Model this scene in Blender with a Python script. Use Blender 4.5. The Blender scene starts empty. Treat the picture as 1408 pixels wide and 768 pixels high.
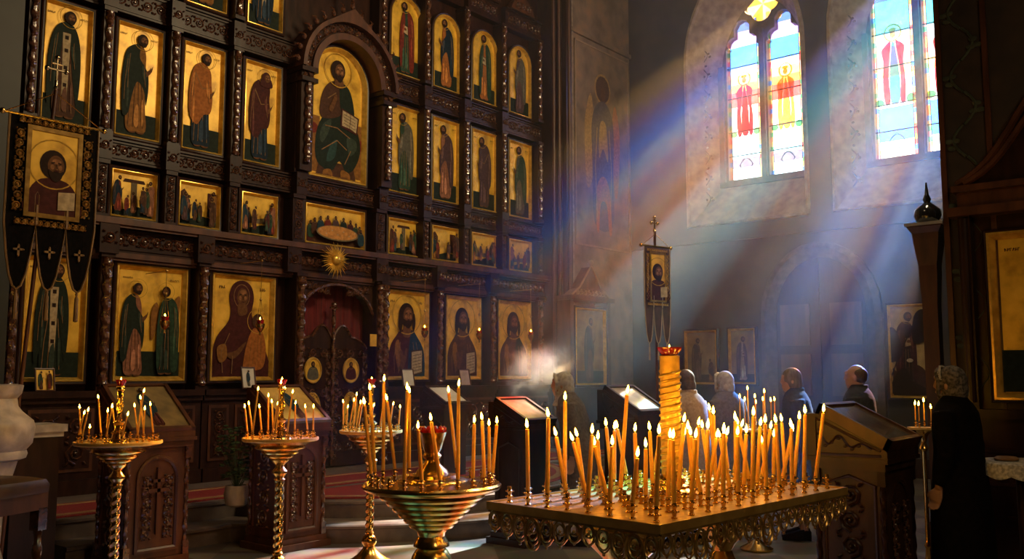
import bpy, math, random
from math import sin, cos, pi, radians, sqrt, atan2
from mathutils import Vector, Matrix
random.seed(7)
S = bpy.context.scene
COL = S.collection

# ------------------------------------------------------------------ camera, sky, sun, big lamps, exposure
EYE = 1.6; FPX = 1256.5; PITCH = radians(5.95); YAW = radians(39.8)
cam = bpy.data.cameras.new('camera'); camo = bpy.data.objects.new('camera', cam); COL.objects.link(camo)
cam.sensor_width = 36; cam.lens = 36 * FPX / 1408
camo.location = (0, 0, EYE); camo.rotation_euler = (pi / 2 + PITCH, 0, YAW - pi / 2)
S.camera = camo
S.view_settings.view_transform = 'Standard'; S.view_settings.look = 'None'
S.view_settings.gamma = 1; S.view_settings.use_curve_mapping = False
S.view_settings.exposure = 0.0
cy = S.cycles
try:
    cy.use_denoising = True; cy.denoiser = 'OPENIMAGEDENOISE'
except Exception: pass
cy.max_bounces = 5; cy.diffuse_bounces = 2; cy.glossy_bounces = 2; cy.transmission_bounces = 3
cy.volume_bounces = 0; cy.transparent_max_bounces = 16; cy.sample_clamp_indirect = 2.0
cy.caustics_reflective = False; cy.caustics_refractive = False
try:
    cy.volume_max_steps = 96; cy.volume_step_rate = 2.0; cy.use_light_tree = True
except Exception: pass

W = bpy.data.worlds.new('sky'); S.world = W; W.use_nodes = True
W.node_tree.nodes['Background'].inputs[0].default_value = (1.0, 0.97, 0.92, 1)
W.node_tree.nodes['Background'].inputs[1].default_value = 8.0

def lamp(name, kind, loc, energy, color, aim=None, size=1.0, size_y=None, radius=.05):
    l = bpy.data.lights.new(name, kind); l.energy = energy; l.color = color
    if kind == 'AREA':
        l.size = size
        if size_y: l.shape = 'RECTANGLE'; l.size_y = size_y
    elif kind == 'POINT': l.shadow_soft_size = radius
    o = bpy.data.objects.new(name, l); COL.objects.link(o); o.location = loc
    if aim is not None:
        o.rotation_euler = (Vector(aim) - Vector(loc)).to_track_quat('-Z', 'Y').to_euler()
    return o
sun = lamp('sun', 'SUN', (30, 4, 20), 66.0, (1.0, 0.97, 0.92), aim=(30 - 14, 4 - 1.1, 20 - 14 * math.tan(radians(31.6))))
sun.data.angle = radians(1.6)
lamp('screen_fill_light', 'AREA', (9.0, 2.6, 7.6), 285, (1.0, .75, .41), aim=(9.3, 10, 4.6), size=1.6)  # added warm fill above the view, brightens the gold icons; not a real fixture
lamp('screen_left_fill_light', 'AREA', (5.2, 3.6, 6.8), 70, (1.0, .68, .36), aim=(5.6, 10, 3.2), size=1.2)  # second added fill, unseen, for the left part of the icon screen

lamp('rear_fill_light', 'AREA', (2.2, -2.2, 4.6), 48, (1.0, .72, .38), aim=(8, 1.2, 1.6), size=1.4)  # fill added behind the camera to lift brass fronts and the right pier icon
F_ = Vector((cos(YAW) * cos(PITCH), sin(YAW) * cos(PITCH), sin(PITCH)))
R_ = Vector((sin(YAW), -cos(YAW), 0)); U_ = R_.cross(F_)
FH = Vector((cos(YAW), sin(YAW), 0))
def at(px, py, X=None, Y=None, Z=None, T=None):
    """the point of the place seen at a given spot of the photograph, on a known plane"""
    d = F_ * FPX + R_ * (px - 704) + U_ * (384 - py)
    if X is not None: t = X / d.x
    elif Y is not None: t = Y / d.y
    elif T is not None: t = T / d.dot(FH)
    else: t = (Z - EYE) / d.z
    return Vector((0, 0, EYE)) + d * t

# ------------------------------------------------------------------ materials
MATS = {}
def nodes_of(name):
    m = bpy.data.materials.new(name); m.use_nodes = True
    nt = m.node_tree; return m, nt, nt.nodes['Principled BSDF']
def mat(name, c1, c2=None, rough=.5, metal=0, scale=8, bump=0, spec=.5, detail=3, coat=0, stretch=None, trans=0, c3=None, rr=0):
    if name in MATS: return MATS[name]
    m, nt, b = nodes_of(name); N = nt.nodes; L = nt.links
    b.inputs['Roughness'].default_value = rough; b.inputs['Metallic'].default_value = metal
    b.inputs['Specular IOR Level'].default_value = spec
    b.inputs['Coat Weight'].default_value = coat
    if c2 is None: c2 = tuple(x * .7 for x in c1)
    tc = N.new('ShaderNodeTexCoord'); mp = N.new('ShaderNodeMapping'); L.new(tc.outputs['Object'], mp.inputs[0])
    if stretch: mp.inputs['Scale'].default_value = stretch
    nz = N.new('ShaderNodeTexNoise'); nz.inputs['Scale'].default_value = scale; nz.inputs['Detail'].default_value = detail
    L.new(mp.outputs[0], nz.inputs[0])
    cr = N.new('ShaderNodeValToRGB'); L.new(nz.outputs['Fac'], cr.inputs[0])
    cr.color_ramp.elements[0].position = .35; cr.color_ramp.elements[1].position = .68
    cr.color_ramp.elements[0].color = (*c2, 1); cr.color_ramp.elements[1].color = (*c1, 1)
    if c3:
        e = cr.color_ramp.elements.new(.52); e.color = (*c3, 1)
    L.new(cr.outputs[0], b.inputs['Base Color'])
    if bump:
        bp = N.new('ShaderNodeBump'); bp.inputs['Strength'].default_value = bump; bp.inputs['Distance'].default_value = .01
        L.new(nz.outputs['Fac'], bp.inputs['Height']); L.new(bp.outputs[0], b.inputs['Normal'])
    if rr:
        mr = N.new('ShaderNodeMapRange'); mr.inputs['To Min'].default_value = max(.05, rough - rr); mr.inputs['To Max'].default_value = rough + rr
        L.new(nz.outputs['Fac'], mr.inputs[0]); L.new(mr.outputs[0], b.inputs['Roughness'])
    MATS[name] = m; return m

WOOD = mat('dark_carved_walnut', (.040, .014, .008), (.018, .006, .004), rough=.36, scale=14, stretch=(1, 1, .25), spec=.3, bump=.12)
CARVE = mat('varnished_carving', (.15, .058, .032), (.05, .019, .011), rough=.2, scale=20, spec=1.0, coat=.5, bump=.1)
WOODL = mat('red_brown_oak', (.12, .04, .016), (.055, .018, .008), rough=.4, scale=10, stretch=(1, 1, .2), bump=.15)
GOLD = mat('icon_gold_leaf', (.98, .60, .075), (.5, .26, .022), rough=.38, metal=.2, scale=5, detail=8, bump=.06, c3=(.84, .49, .05))
GOLDF = mat('gilded_moulding', (1, .64, .13), (.7, .38, .05), rough=.28, metal=.5, scale=12, bump=.06)
GOLDR = mat('halo_gold', (.95, .57, .075), (.55, .3, .03), rough=.38, metal=.2, scale=6, detail=8)
BRASS = mat('polished_brass', (.95, .62, .2), (.75, .42, .1), rough=.2, metal=1, scale=6, rr=.08)
BRASSD = mat('aged_brass_filigree', (.62, .38, .11), (.36, .2, .05), rough=.3, metal=.7, scale=15)
BRASSP = mat('brushed_brass_plate', (1.0, .62, .16), (.78, .43, .09), rough=.36, metal=.3, scale=22, detail=6, bump=.12)
WAX = mat('amber_beeswax', (1.0, .53, .09), (.88, .4, .05), rough=.45, scale=30)
b = WAX.node_tree.nodes['Principled BSDF']
b.inputs['Subsurface Weight'].default_value = .35; b.inputs['Subsurface Radius'].default_value = (.03, .012, .004); b.inputs['Subsurface Scale'].default_value = .4
WICK = mat('charred_wick', (.03, .02, .015), rough=.9)
REDG = mat('red_votive_glass', (.55, .01, .008), (.3, .004, .004), rough=.12, spec=.9, coat=.6)
STONE = mat('grey_floor_stone', (.22, .19, .17), (.12, .105, .095), rough=.35, scale=3, detail=8, bump=.08)
MARB = mat('pale_marble', (.6, .52, .44), (.36, .3, .25), rough=.5, scale=9, detail=8, bump=.3)
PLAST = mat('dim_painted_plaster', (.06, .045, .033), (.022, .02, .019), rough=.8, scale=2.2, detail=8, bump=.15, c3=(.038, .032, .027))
PLASTL = mat('pale_reveal_plaster', (.44, .34, .24), (.25, .18, .125), rough=.8, scale=7, detail=9, bump=.25)
REVORN = mat('reveal_vine_paint', (.16, .12, .08), (.09, .07, .05), rough=.8, scale=20)
FRESC = mat('old_fresco_ground', (.32, .18, .095), (.13, .09, .06), rough=.8, scale=3, detail=8, bump=.15, c3=(.22, .15, .10))
CARP = mat('crimson_carpet', (.32, .022, .02), (.18, .012, .014), rough=.95, scale=60, bump=.4)
CARPG = mat('carpet_gold_border', (.45, .3, .11), (.28, .12, .05), rough=.95, scale=60, bump=.4)
CLOTHD = mat('black_velvet', (.007, .005, .005), (.003, .003, .003), rough=.95, scale=30, spec=.1)
COATD = mat('dark_wool_coat', (.02, .022, .028), (.009, .01, .012), rough=.9, scale=40, bump=.3)
COATB = mat('beige_wool_coat', (.42, .3, .22), (.3, .2, .14), rough=.9, scale=40, bump=.3)
COATG = mat('grey_brown_coat', (.13, .1, .085), (.08, .06, .05), rough=.9, scale=40, bump=.3)
SCARFW = mat('pale_headscarf', (.5, .46, .42), (.3, .27, .25), rough=.85, scale=25, bump=.3)
SCARFL = mat('lace_headscarf', (.16, .13, .11), (.03, .025, .022), rough=.8, scale=55, detail=1, bump=.3)
SKIN = mat('skin', (.42, .24, .16), (.34, .18, .12), rough=.55, scale=12)
HAIR = mat('grey_hair', (.14, .12, .11), (.06, .05, .045), rough=.6, scale=40, stretch=(1, 1, .2), bump=.3)
HAIRB = mat('brown_hair', (.09, .05, .03), (.04, .02, .015), rough=.6, scale=40, bump=.3)
LACE = mat('white_lace', (.62, .58, .52), (.3, .28, .25), rough=.9, scale=45, detail=1, bump=.6)
PAPER = mat('cream_paper', (.72, .68, .6), (.6, .55, .47), rough=.7, scale=6)
REDCUR = mat('dark_red_curtain', (.16, .008, .01), (.08, .004, .006), rough=.8, scale=5, stretch=(8, 1, .3))
GLASSI = mat('glazed_icon_cover', (.62, .58, .5), (.38, .33, .26), rough=.12, scale=5, spec=.8, coat=.7)
LEAD = mat('dark_lead', (.02, .018, .016), rough=.6)
TRAC = mat('window_tracery_stone', (.17, .125, .095), (.1, .075, .06), rough=.75, scale=8, bump=.2)
LEAF = mat('green_leaf', (.06, .13, .05), (.03, .07, .03), rough=.5)
CERAM = mat('white_ceramic', (.7, .64, .58), rough=.3)
STEEL = mat('dark_iron', (.04, .035, .03), rough=.4, metal=.8)
SILV = mat('gilt_silver', (.85, .7, .45), (.6, .45, .25), rough=.22, metal=1)
VINE = mat('painted_vine_green', (.07, .085, .05), (.035, .04, .025), rough=.75, scale=12)
# paints of the icons
PC = dict(green=(.03, .065, .04), dgreen=(.016, .026, .018), brown=(.085, .036, .02), dbrown=(.03, .014, .009), red=(.2, .03, .018), maroon=(.075, .018, .016),
          blue=(.02, .05, .075), dblue=(.012, .026, .045), ochre=(.3, .13, .03), pink=(.33, .14, .08), cream=(.55, .42, .25), skin=(.16, .068, .026), hair=(.03, .014, .008),
          grey=(.12, .11, .085), purple=(.085, .045, .05), line=(.05, .022, .008), teal=(.03, .07, .065), stone=(.2, .15, .08), orange=(.42, .14, .03), fold=(.28, .15, .06),
          hring=(.62, .35, .05), fgold=(.5, .3, .1), forange=(.5, .17, .06), fbrown=(.12, .06, .04), fgrey=(.15, .12, .12))
def paint(k):
    c = tuple(min(.8, x * 2.1 + .012) for x in PC[k[:-6]]) if k.endswith('_light') else PC[k]; return mat('paint_' + k, c, tuple(x * .62 for x in c), rough=.6, scale=26, detail=4, spec=.12)

def glass_mat(name, c):
    if name in MATS: return MATS[name]
    m = bpy.data.materials.new(name); m.use_nodes = True; nt = m.node_tree; N = nt.nodes; L = nt.links
    for n in list(N): N.remove(n)
    out = N.new('ShaderNodeOutputMaterial'); t = N.new('ShaderNodeBsdfTransparent')
    tc = N.new('ShaderNodeTexCoord'); nz = N.new('ShaderNodeTexNoise'); nz.inputs['Scale'].default_value = 9; L.new(tc.outputs['Object'], nz.inputs[0])
    cr = N.new('ShaderNodeValToRGB'); L.new(nz.outputs['Fac'], cr.inputs[0])
    cr.color_ramp.elements[0].position = .35; cr.color_ramp.elements[0].color = (*[x * .8 for x in c], 1)
    cr.color_ramp.elements[1].position = .65; cr.color_ramp.elements[1].color = (*c, 1)
    L.new(cr.outputs[0], t.inputs[0]); g = N.new('ShaderNodeBsdfGlossy'); g.inputs['Roughness'].default_value = .1
    mx = N.new('ShaderNodeMixShader'); mx.inputs[0].default_value = .03
    L.new(t.outputs[0], mx.inputs[1]); L.new(g.outputs[0], mx.inputs[2]); L.new(mx.outputs[0], out.inputs[0])
    MATS[name] = m; return m
GL = {k: glass_mat('glass_' + k, c) for k, c in dict(white=(.98, .93, .82), blue=(.06, .27, .98), deep=(.05, .10, .5), violet=(.34, .2, .6), cyan=(.45, .82, .95), gold=(1, .62, .16), orange=(.98, .33, .06),
     red=(.85, .08, .06), rose=(.95, .3, .25), green=(.1, .45, .12), pale=(.7, .85, .95), dim=(.14, .12, .2), teal=(.07, .42, .5), figred=(.32, .012, .02), figblue=(.05, .17, .5), figgold=(.5, .24, .03), figgreen=(.06, .3, .08), figskin=(.6, .36, .16), figgrey=(.4, .46, .5), fighead=(.42, .17, .06)).items()}

def flame_mat():
    m = bpy.data.materials.new('candle_flame'); m.use_nodes = True; nt = m.node_tree; N = nt.nodes; L = nt.links
    for n in list(N): N.remove(n)
    out = N.new('ShaderNodeOutputMaterial'); e = N.new('ShaderNodeEmission'); L.new(e.outputs[0], out.inputs[0])
    tc = N.new('ShaderNodeTexCoord'); sp = N.new('ShaderNodeSeparateXYZ'); L.new(tc.outputs['Generated'], sp.inputs[0])
    cr = N.new('ShaderNodeValToRGB'); L.new(sp.outputs['Z'], cr.inputs[0]); E = cr.color_ramp.elements
    E[0].position = 0; E[0].color = (.25, .05, .004, 1); E[1].position = 1; E[1].color = (.35, .09, .004, 1)
    x = E.new(.22); x.color = (1, .45, .03, 1); x = E.new(.72); x.color = (1, .47, .035, 1)
    L.new(cr.outputs[0], e.inputs[0]); e.inputs[1].default_value = 105
    return m
FLAME = flame_mat()

# ------------------------------------------------------------------ mesh builder
class MB:
    def __init__(s): s.v = []; s.f = []; s.m = []; s.mats = []; s.k = 0
    def mat(s, m):
        if m not in s.mats: s.mats.append(m)
        s.k = s.mats.index(m); return s
    def add(s, vs, fs, M=None):
        o = len(s.v)
        s.v += [tuple(M @ Vector(p)) for p in vs] if M else [tuple(p) for p in vs]
        s.f += [tuple(i + o for i in f) for f in fs]; s.m += [s.k] * len(fs); return s
    def box(s, a, c, M=None):
        x0, y0, z0 = a; x1, y1, z1 = c
        return s.add([(x0, y0, z0), (x1, y0, z0), (x1, y1, z0), (x0, y1, z0), (x0, y0, z1), (x1, y0, z1), (x1, y1, z1), (x0, y1, z1)],
                     [(0, 3, 2, 1), (4, 5, 6, 7), (0, 1, 5, 4), (1, 2, 6, 5), (2, 3, 7, 6), (3, 0, 4, 7)], M)
    def loft(s, rings, closed=True, caps=True, M=None):
        n = len(rings[0]); vs = [p for r in rings for p in r]; fs = []
        for i in range(len(rings) - 1):
            for j in range(n if closed else n - 1):
                a = i * n + j; b2 = i * n + (j + 1) % n
                fs.append((a, b2, b2 + n, a + n))
        if caps and closed:
            fs.append(tuple(reversed(range(n)))); fs.append(tuple(range((len(rings) - 1) * n, len(rings) * n)))
        return s.add(vs, fs, M)
    def lathe(s, prof, n=16, c=(0, 0, 0), M=None, lobes=0, amp=0, twist=0, caps=True):
        rings = []
        for r, z in prof:
            rings.append([(c[0] + (r * (1 + amp * cos(lobes * (2 * pi * j / n) + twist * z))) * cos(2 * pi * j / n), c[1] + (r * (1 + amp * cos(lobes * (2 * pi * j / n) + twist * z))) * sin(2 * pi * j / n), c[2] + z) for j in range(n)])
        return s.loft(rings, caps=caps, M=M)
    def twisted(s, r, z0, z1, c=(0, 0), n=10, lobes=2, turns=10, amp=.25, step=.02, M=None):
        k = max(4, int((z1 - z0) / step)); rings = []
        for i in range(k + 1):
            z = z0 + (z1 - z0) * i / k; ph = turns * (z - z0) * 2 * pi / 1.0
            rings.append([(c[0] + r * (1 + amp * cos(lobes * 2 * pi * j / n - ph)) * cos(2 * pi * j / n), c[1] + r * (1 + amp * cos(lobes * 2 * pi * j / n - ph)) * sin(2 * pi * j / n), z) for j in range(n)])
        return s.loft(rings, M=M)
    def tube(s, pts, r, n=5, M=None, caps=True):
        pts = [Vector(p) for p in pts]; rings = []; up = None
        for i, p in enumerate(pts):
            t = (pts[min(i + 1, len(pts) - 1)] - pts[max(i - 1, 0)])
            if t.length < 1e-9: t = Vector((0, 0, 1))
            t.normalize()
            if up is None: up = Vector((0, 1, 0)) if abs(t.y) < .9 else Vector((1, 0, 0))
            a = t.cross(up).normalized(); up = a.cross(t).normalized() if a.length else up
            rr = r[i] if isinstance(r, (list, tuple)) else r
            rings.append([tuple(p + a * (rr * cos(2 * pi * j / n)) + up * (rr * sin(2 * pi * j / n))) for j in range(n)])
        return s.loft(rings, caps=caps, M=M)
    def ball(s, c, r, n=10, M=None):
        rx, ry, rz = r if isinstance(r, (tuple, list)) else (r, r, r); rings = []
        k = max(5, n // 2 + 1)
        for i in range(k + 1):
            a = -pi / 2 + pi * i / k; q = max(cos(a), .02)
            rings.append([(c[0] + rx * q * cos(2 * pi * j / n), c[1] + ry * q * sin(2 * pi * j / n), c[2] + rz * sin(a)) for j in range(n)])
        return s.loft(rings, M=M)
    def prism(s, pts, y0, y1, M=None):
        """outline in the XZ plane, extruded from y0 (front) to y1 (back); pts counter-clockwise seen from the front"""
        n = len(pts); vs = [(x, y0, z) for x, z in pts] + [(x, y1, z) for x, z in pts]
        return s.add(vs, [tuple(range(n)), tuple(reversed(range(n, 2 * n)))] + [(i, i + n, (i + 1) % n + n, (i + 1) % n) for i in range(n)], M)
    def build(s, name, m=None, parent=None, org=(0, 0, 0), smooth=False, loc=None, rot=None):
        if m is not None: s.mats = [m] if not s.mats else s.mats
        me = bpy.data.meshes.new(name)
        ox, oy, oz = org
        me.from_pydata([(x - ox, y - oy, z - oz) for x, y, z in s.v], [], s.f)
        for q in s.mats: me.materials.append(q)
        if len(s.mats) > 1: me.polygons.foreach_set('material_index', s.m)
        if smooth:
            me.polygons.foreach_set('use_smooth', [True] * len(s.f))
            try: me.set_sharp_from_angle(angle=radians(40))
            except Exception: pass
        me.update()
        o = bpy.data.objects.new(name, me); COL.objects.link(o)
        if parent: o.parent = parent
        if loc is not None: o.location = loc
        if rot is not None: o.rotation_euler = rot
        return o

def thing(name, label, cat, loc=(0, 0, 0), rz=0, group=None, tilt=None):
    o = bpy.data.objects.new(name, None); COL.objects.link(o); o.empty_display_size = .1
    o.location = loc; o.rotation_euler = (tilt[0], tilt[1], rz) if tilt else (0, 0, rz)
    tag(o, label, cat, group); return o
def tag(o, label, cat, group=None):
    o['label'] = label; o['category'] = cat
    if group: o['group'] = group
    return o
def struct(mb, name, m=None, smooth=False, parent=None):
    o = mb.build(name, m, parent, smooth=smooth)
    if not parent: o['kind'] = 'structure'
    return o
def copy_tree(o, parent=None):
    c = o.copy(); COL.objects.link(c); c.parent = parent
    for ch in list(o.children): copy_tree(ch, c)
    return c
def RZ(a): return Matrix.Rotation(a, 4, 'Z')
def TR(*p): return Matrix.Translation(p)
ORD = ['first', 'second', 'third', 'fourth', 'fifth', 'sixth', 'seventh', 'eighth', 'ninth', 'tenth', 'eleventh', 'twelfth', 'thirteenth', 'fourteenth', 'fifteenth', 'sixteenth']

# running vine scroll along x, in the XZ plane, standing proud towards -y
def scroll(mb, x0, x1, zc, h, y, r=.008, M=None, vertical=False, pitch=None):
    p = pitch or h * .92; n = max(1, round((x1 - x0) / p)); p = (x1 - x0) / n
    def q(a, b2): return (b2, y, a) if vertical else (a, y, b2)
    for i in range(n):
        cx = x0 + p * (i + .5); sg = 1 if i % 2 else -1; R = min(h, p) * .44; pts = []; rr = []
        for k in range(13):
            a = k / 12; ang = (pi * 1.0 - a * 3.3 * pi) * sg + (0 if sg > 0 else 0); rad = R * (1 - .78 * a)
            pts.append(q(cx + rad * cos(ang), zc + rad * sin(ang) * 1.0)); rr.append(r * (1.25 - .5 * a))
        mb.tube(pts, rr, n=4, M=M)
        e = q(cx, zc); mb.ball(e, r * 1.9, n=6, M=M)
        for dx, dz, s2 in ((.42, .38, 1), (-.42, -.38, -1), (.42, -.38, 1), (-.42, .38, -1)):
            a1 = q(cx + p * dx * .8, zc + h * dz * .75); a2 = q(cx + p * dx * 1.12, zc + h * dz * 1.18)
            mb.tube([a1, tuple((Vector(a1) + Vector(a2)) / 2 + Vector((0, -r, 0))), a2], [r * .5, r * 1.5, r * .3], n=4, M=M)

# ------------------------------------------------------------------ outlines for frames
def o_rect(w, h, i): return [(-w / 2 + i, i), (w / 2 - i, i), (w / 2 - i, h - i), (-w / 2 + i, h - i)]
def o_arch(w, h, i, n=14):
    r = w / 2 - i; zc = h - w / 2
    return [(-r, i), (r, i)] + [(r * cos(pi * k / n), zc + r * sin(pi * k / n)) for k in range(n + 1)]
def frame_ring(mb, of, w, h, prof):
    rings = [[(x, y, z) for x, z in of(w, h, i)] for i, y in prof]
    return mb.loft(rings, caps=False)

# ------------------------------------------------------------------ painted figures (thin paint layers)
def smooth_poly(pts, k=4):
    n = len(pts); out = []
    for i in range(n):
        p0, p1, p2, p3 = pts[i - 1], pts[i], pts[(i + 1) % n], pts[(i + 2) % n]
        for j in range(k):
            t = j / k; t2 = t * t; t3 = t2 * t
            out.append(tuple(.5 * ((2 * p1[d]) + (-p0[d] + p2[d]) * t + (2 * p0[d] - 5 * p1[d] + 4 * p2[d] - p3[d]) * t2 + (-p0[d] + 3 * p1[d] - 3 * p2[d] + p3[d]) * t3) for d in (0, 1)))
    return out
class Paint:
    def __init__(s, y=-.012, mats=None, flip=1): s.mb = MB(); s.y = y; s.st = .0006; s.pm = mats or paint; s.slim = 1
    def poly(s, col, pts, ox=0, oz=0, sc=1, fl=1, k=4, rot=0):
        p = smooth_poly(pts, k) if k > 1 else pts
        ca, sa = cos(rot), sin(rot)
        p = [(ox + (x * ca - z * sa) * sc * fl * s.slim, oz + (x * sa + z * ca) * sc) for x, z in p]
        s.y -= s.st; s.mb.mat(s.pm(col))
        ar = sum(p[i - 1][0] * p[i][1] - p[i][0] * p[i - 1][1] for i in range(len(p)))
        if ar < 0: p.reverse()
        s.mb.add([(x, s.y, z) for x, z in p], [tuple(range(len(p)))]); return s
    def ell(s, col, x, z, a, b2, ox=0, oz=0, sc=1, fl=1, n=20, rot=0):
        return s.poly(col, [(x + a * cos(2 * pi * i / n) * cos(rot) - b2 * sin(2 * pi * i / n) * sin(rot), z + a * cos(2 * pi * i / n) * sin(rot) + b2 * sin(2 * pi * i / n) * cos(rot)) for i in range(n)], ox, oz, sc, fl, k=1)
    def line(s, col, pts, w, ox=0, oz=0, sc=1, fl=1):
        l = []; r = []
        for i, p in enumerate(pts):
            a = Vector(pts[min(i + 1, len(pts) - 1)]) - Vector(pts[max(i - 1, 0)]); a.normalize(); nn = Vector((-a.y, a.x)) * w / 2
            l.append((p[0] + nn.x, p[1] + nn.y)); r.append((p[0] - nn.x, p[1] - nn.y))
        return s.poly(col, l + r[::-1], ox, oz, sc, fl, k=1)

def halo(P, x, z, r, **k):
    if P.pm is not paint: return
    sl = P.slim; P.slim = 1
    P.line('hring', [(x + r * cos(2 * pi * i / 26), z + r * sin(2 * pi * i / 26)) for i in range(27)], r * .05, **k); P.slim = sl

def head(P, x, z, r, beard=True, veil=None, hair='hair', **k):
    """head with hair or veil, face, brow, eyes, nose, beard; r = half height of the face"""
    halo(P, x, z + r * .1, r * 2.0, **k)
    P.ell(veil or hair, x - r * .08, z + r * .08, r * 1.05, r * 1.2, **k)
    if veil: P.poly(veil, [(x - r * 1.1, z), (x - r * 1.5, z - r * 1.9), (x + r * 1.4, z - r * 1.9), (x + r * .9, z)], **k)
    P.ell('skin', x + r * .14, z - r * .05, r * .66, r * .92, **k)
    P.ell('skin_light', x + r * .18, z + r * .36, r * .36, r * .22, **k); P.ell('skin_light', x - r * .14, z - r * .12, r * .17, r * .2, **k); P.ell('skin_light', x + r * .48, z - r * .12, r * .15, r * .2, **k)
    P.poly('skin_light', [(x + r * .14, z + r * .3), (x + r * .26, z + r * .3), (x + r * .3, z - r * .25), (x + r * .1, z - r * .25)], **k)
    if beard and not veil: P.poly(hair, [(x - r * .48, z - r * .35), (x - r * .25, z - r * 1.05), (x + r * .18, z - r * 1.32), (x + r * .58, z - r * 1.0), (x + r * .74, z - r * .38), (x + r * .45, z - r * .52), (x + r * .18, z - r * .42), (x - r * .1, z - r * .52)], **k)
    P.line('hair', [(x - r * .25, z + r * .2), (x + r * .02, z + r * .27)], r * .1, **k); P.line('hair', [(x + r * .28, z + r * .27), (x + r * .55, z + r * .2)], r * .1, **k)
    P.line('hair', [(x + r * .18, z + r * .15), (x + r * .22, z - r * .22)], r * .08, **k)
    P.line('maroon', [(x + r * .02, z - r * .42), (x + r * .36, z - r * .42)], r * .12, **k)

def saint(P, ox, oz, h, fl=1, robe='ochre', cloak='green', kind=0, beard=True, veil=None, bow=0):
    K = dict(ox=ox, oz=oz, sc=h, fl=fl)
    P.slim = .80
    hx = .035 + bow; hz = .925 - bow * .6
    P.ell('skin', -.045, .012, .05, .018, **K); P.ell('skin', .06, .01, .05, .018, **K)
    P.poly(robe, [(-.12, .03), (-.135, .25), (-.15, .48), (-.15, .66), (-.115, .79), (-.05 + bow, .85), (.04 + bow, .85), (.085 + bow * .6, .78), (.10, .66), (.105, .45), (.11, .25), (.125, .03), (.0, .015)], **K)
    for a in (-.08, -.03, .02, .07): P.line('fold' if robe not in ('cream', 'ochre', 'pink') else 'brown', [(a * .7, .5), (a * 1.1, .28), (a * 1.25, .05)], .008, **K)
    if kind == 0:
        P.poly(cloak, [(-.17, .16), (-.19, .4), (-.18, .62), (-.14, .79), (-.06 + bow, .865), (.0 + bow, .85), (.02, .74), (.09, .66), (.135, .58), (.14, .42), (.115, .28), (.09, .42), (.0, .5), (-.06, .36), (-.1, .18)], **K)
        P.poly('skin', [(.08, .6), (.16, .65), (.19, .69), (.17, .62), (.1, .56)], **K)
    elif kind == 1:
        P.poly(cloak, [(-.17, .05), (-.19, .35), (-.18, .62), (-.14, .79), (-.05 + bow, .865), (-.02, .8), (-.04, .6), (-.06, .3), (-.08, .05)], **K)
        P.poly(cloak, [(.13, .06), (.15, .35), (.14, .6), (.1, .78), (.04 + bow, .85), (.03, .75), (.05, .5), (.07, .2)], **K)
        P.poly('maroon', [(-.04, .52), (.08, .54), (.09, .66), (-.03, .65)], k=1, **K); P.poly('cream', [(-.03, .53), (.07, .55), (.08, .65), (-.02, .64)], k=1, **K)
        P.ell('skin', .03, .6, .03, .02, **K)
    elif kind == 2:
        P.poly(cloak, [(-.16, .3), (-.18, .5), (-.16, .7), (-.1, .83), (0, .87), (.09 + bow, .8), (.13, .66), (.15, .5), (.12, .36), (.03, .33), (-.06, .22)], **K)
        P.line('fold', [(-.1, .75), (0, .6), (.11, .62)], .012, **K)
        P.poly('skin', [(.1, .55), (.17, .6), (.2, .66), (.17, .58), (.12, .51)], **K)
    else:
        P.poly(cloak, [(-.18, .1), (-.2, .4), (-.17, .7), (-.08, .86), (.07, .86), (.15, .7), (.17, .4), (.14, .12), (.08, .4), (.03, .75), (-.04, .75), (-.08, .4)], **K)
        P.poly('cream', [(-.03, .2), (.03, .2), (.045, .78), (-.045, .78)], k=1, **K)
        for zz in (.28, .44, .6, .72): P.poly('dbrown', [(-.02, zz), (.02, zz), (.02, zz + .035), (-.02, zz + .035)], k=1, **K)
    lt = cloak + '_light'; rl = robe + '_light'
    P.poly(lt, [(-.145, .66), (-.13, .74), (-.10, .74), (-.115, .6), (-.14, .5)], **K); P.poly(lt, [(-.13, .46), (-.11, .5), (-.10, .36), (-.12, .22)], **K)
    P.poly(rl, [(-.02, .24), (.02, .27), (.03, .1), (.0, .05), (-.03, .1)], **K); P.poly(rl, [(.06, .3), (.085, .32), (.09, .12), (.07, .08)], **K); P.poly(lt, [(.05, .66), (.09, .64), (.11, .52), (.07, .54)], **K)
    for a, b3 in (((-.13, .7), (-.16, .3)), ((-.1, .76), (-.12, .42)), ((.08, .7), (.1, .46))):
        P.line('fold', [a, ((a[0] + b3[0]) / 2 - .01, (a[1] + b3[1]) / 2), b3], .006, **K)
    P.slim = 1; head(P, hx * .8, hz, .05, beard, veil, **K)

def ground(P, w, h, fr=.24, col='dgreen', m=.05):
    P.poly(col, [(-w / 2 + m, m), (w / 2 - m, m), (w / 2 - m, h * fr), (-w / 2 + m, h * fr)], k=1)

def inscription(P, w, h, z, n=5, size=.018):
    rs = random.Random(int(z * 1000) + n)
    for sx in (-1, 1):
        x = sx * w * .3 - n * size * .35
        for i in range(n):
            P.line('maroon', [(x, z), (x + rs.uniform(-.2, .3) * size, z + size)], size * .2)
            P.line('maroon', [(x, z + size * rs.choice((.1, .5, .9))), (x + size * .5, z + size * rs.choice((.2, .5, .9)))], size * .18)
            x += size * .75

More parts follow.
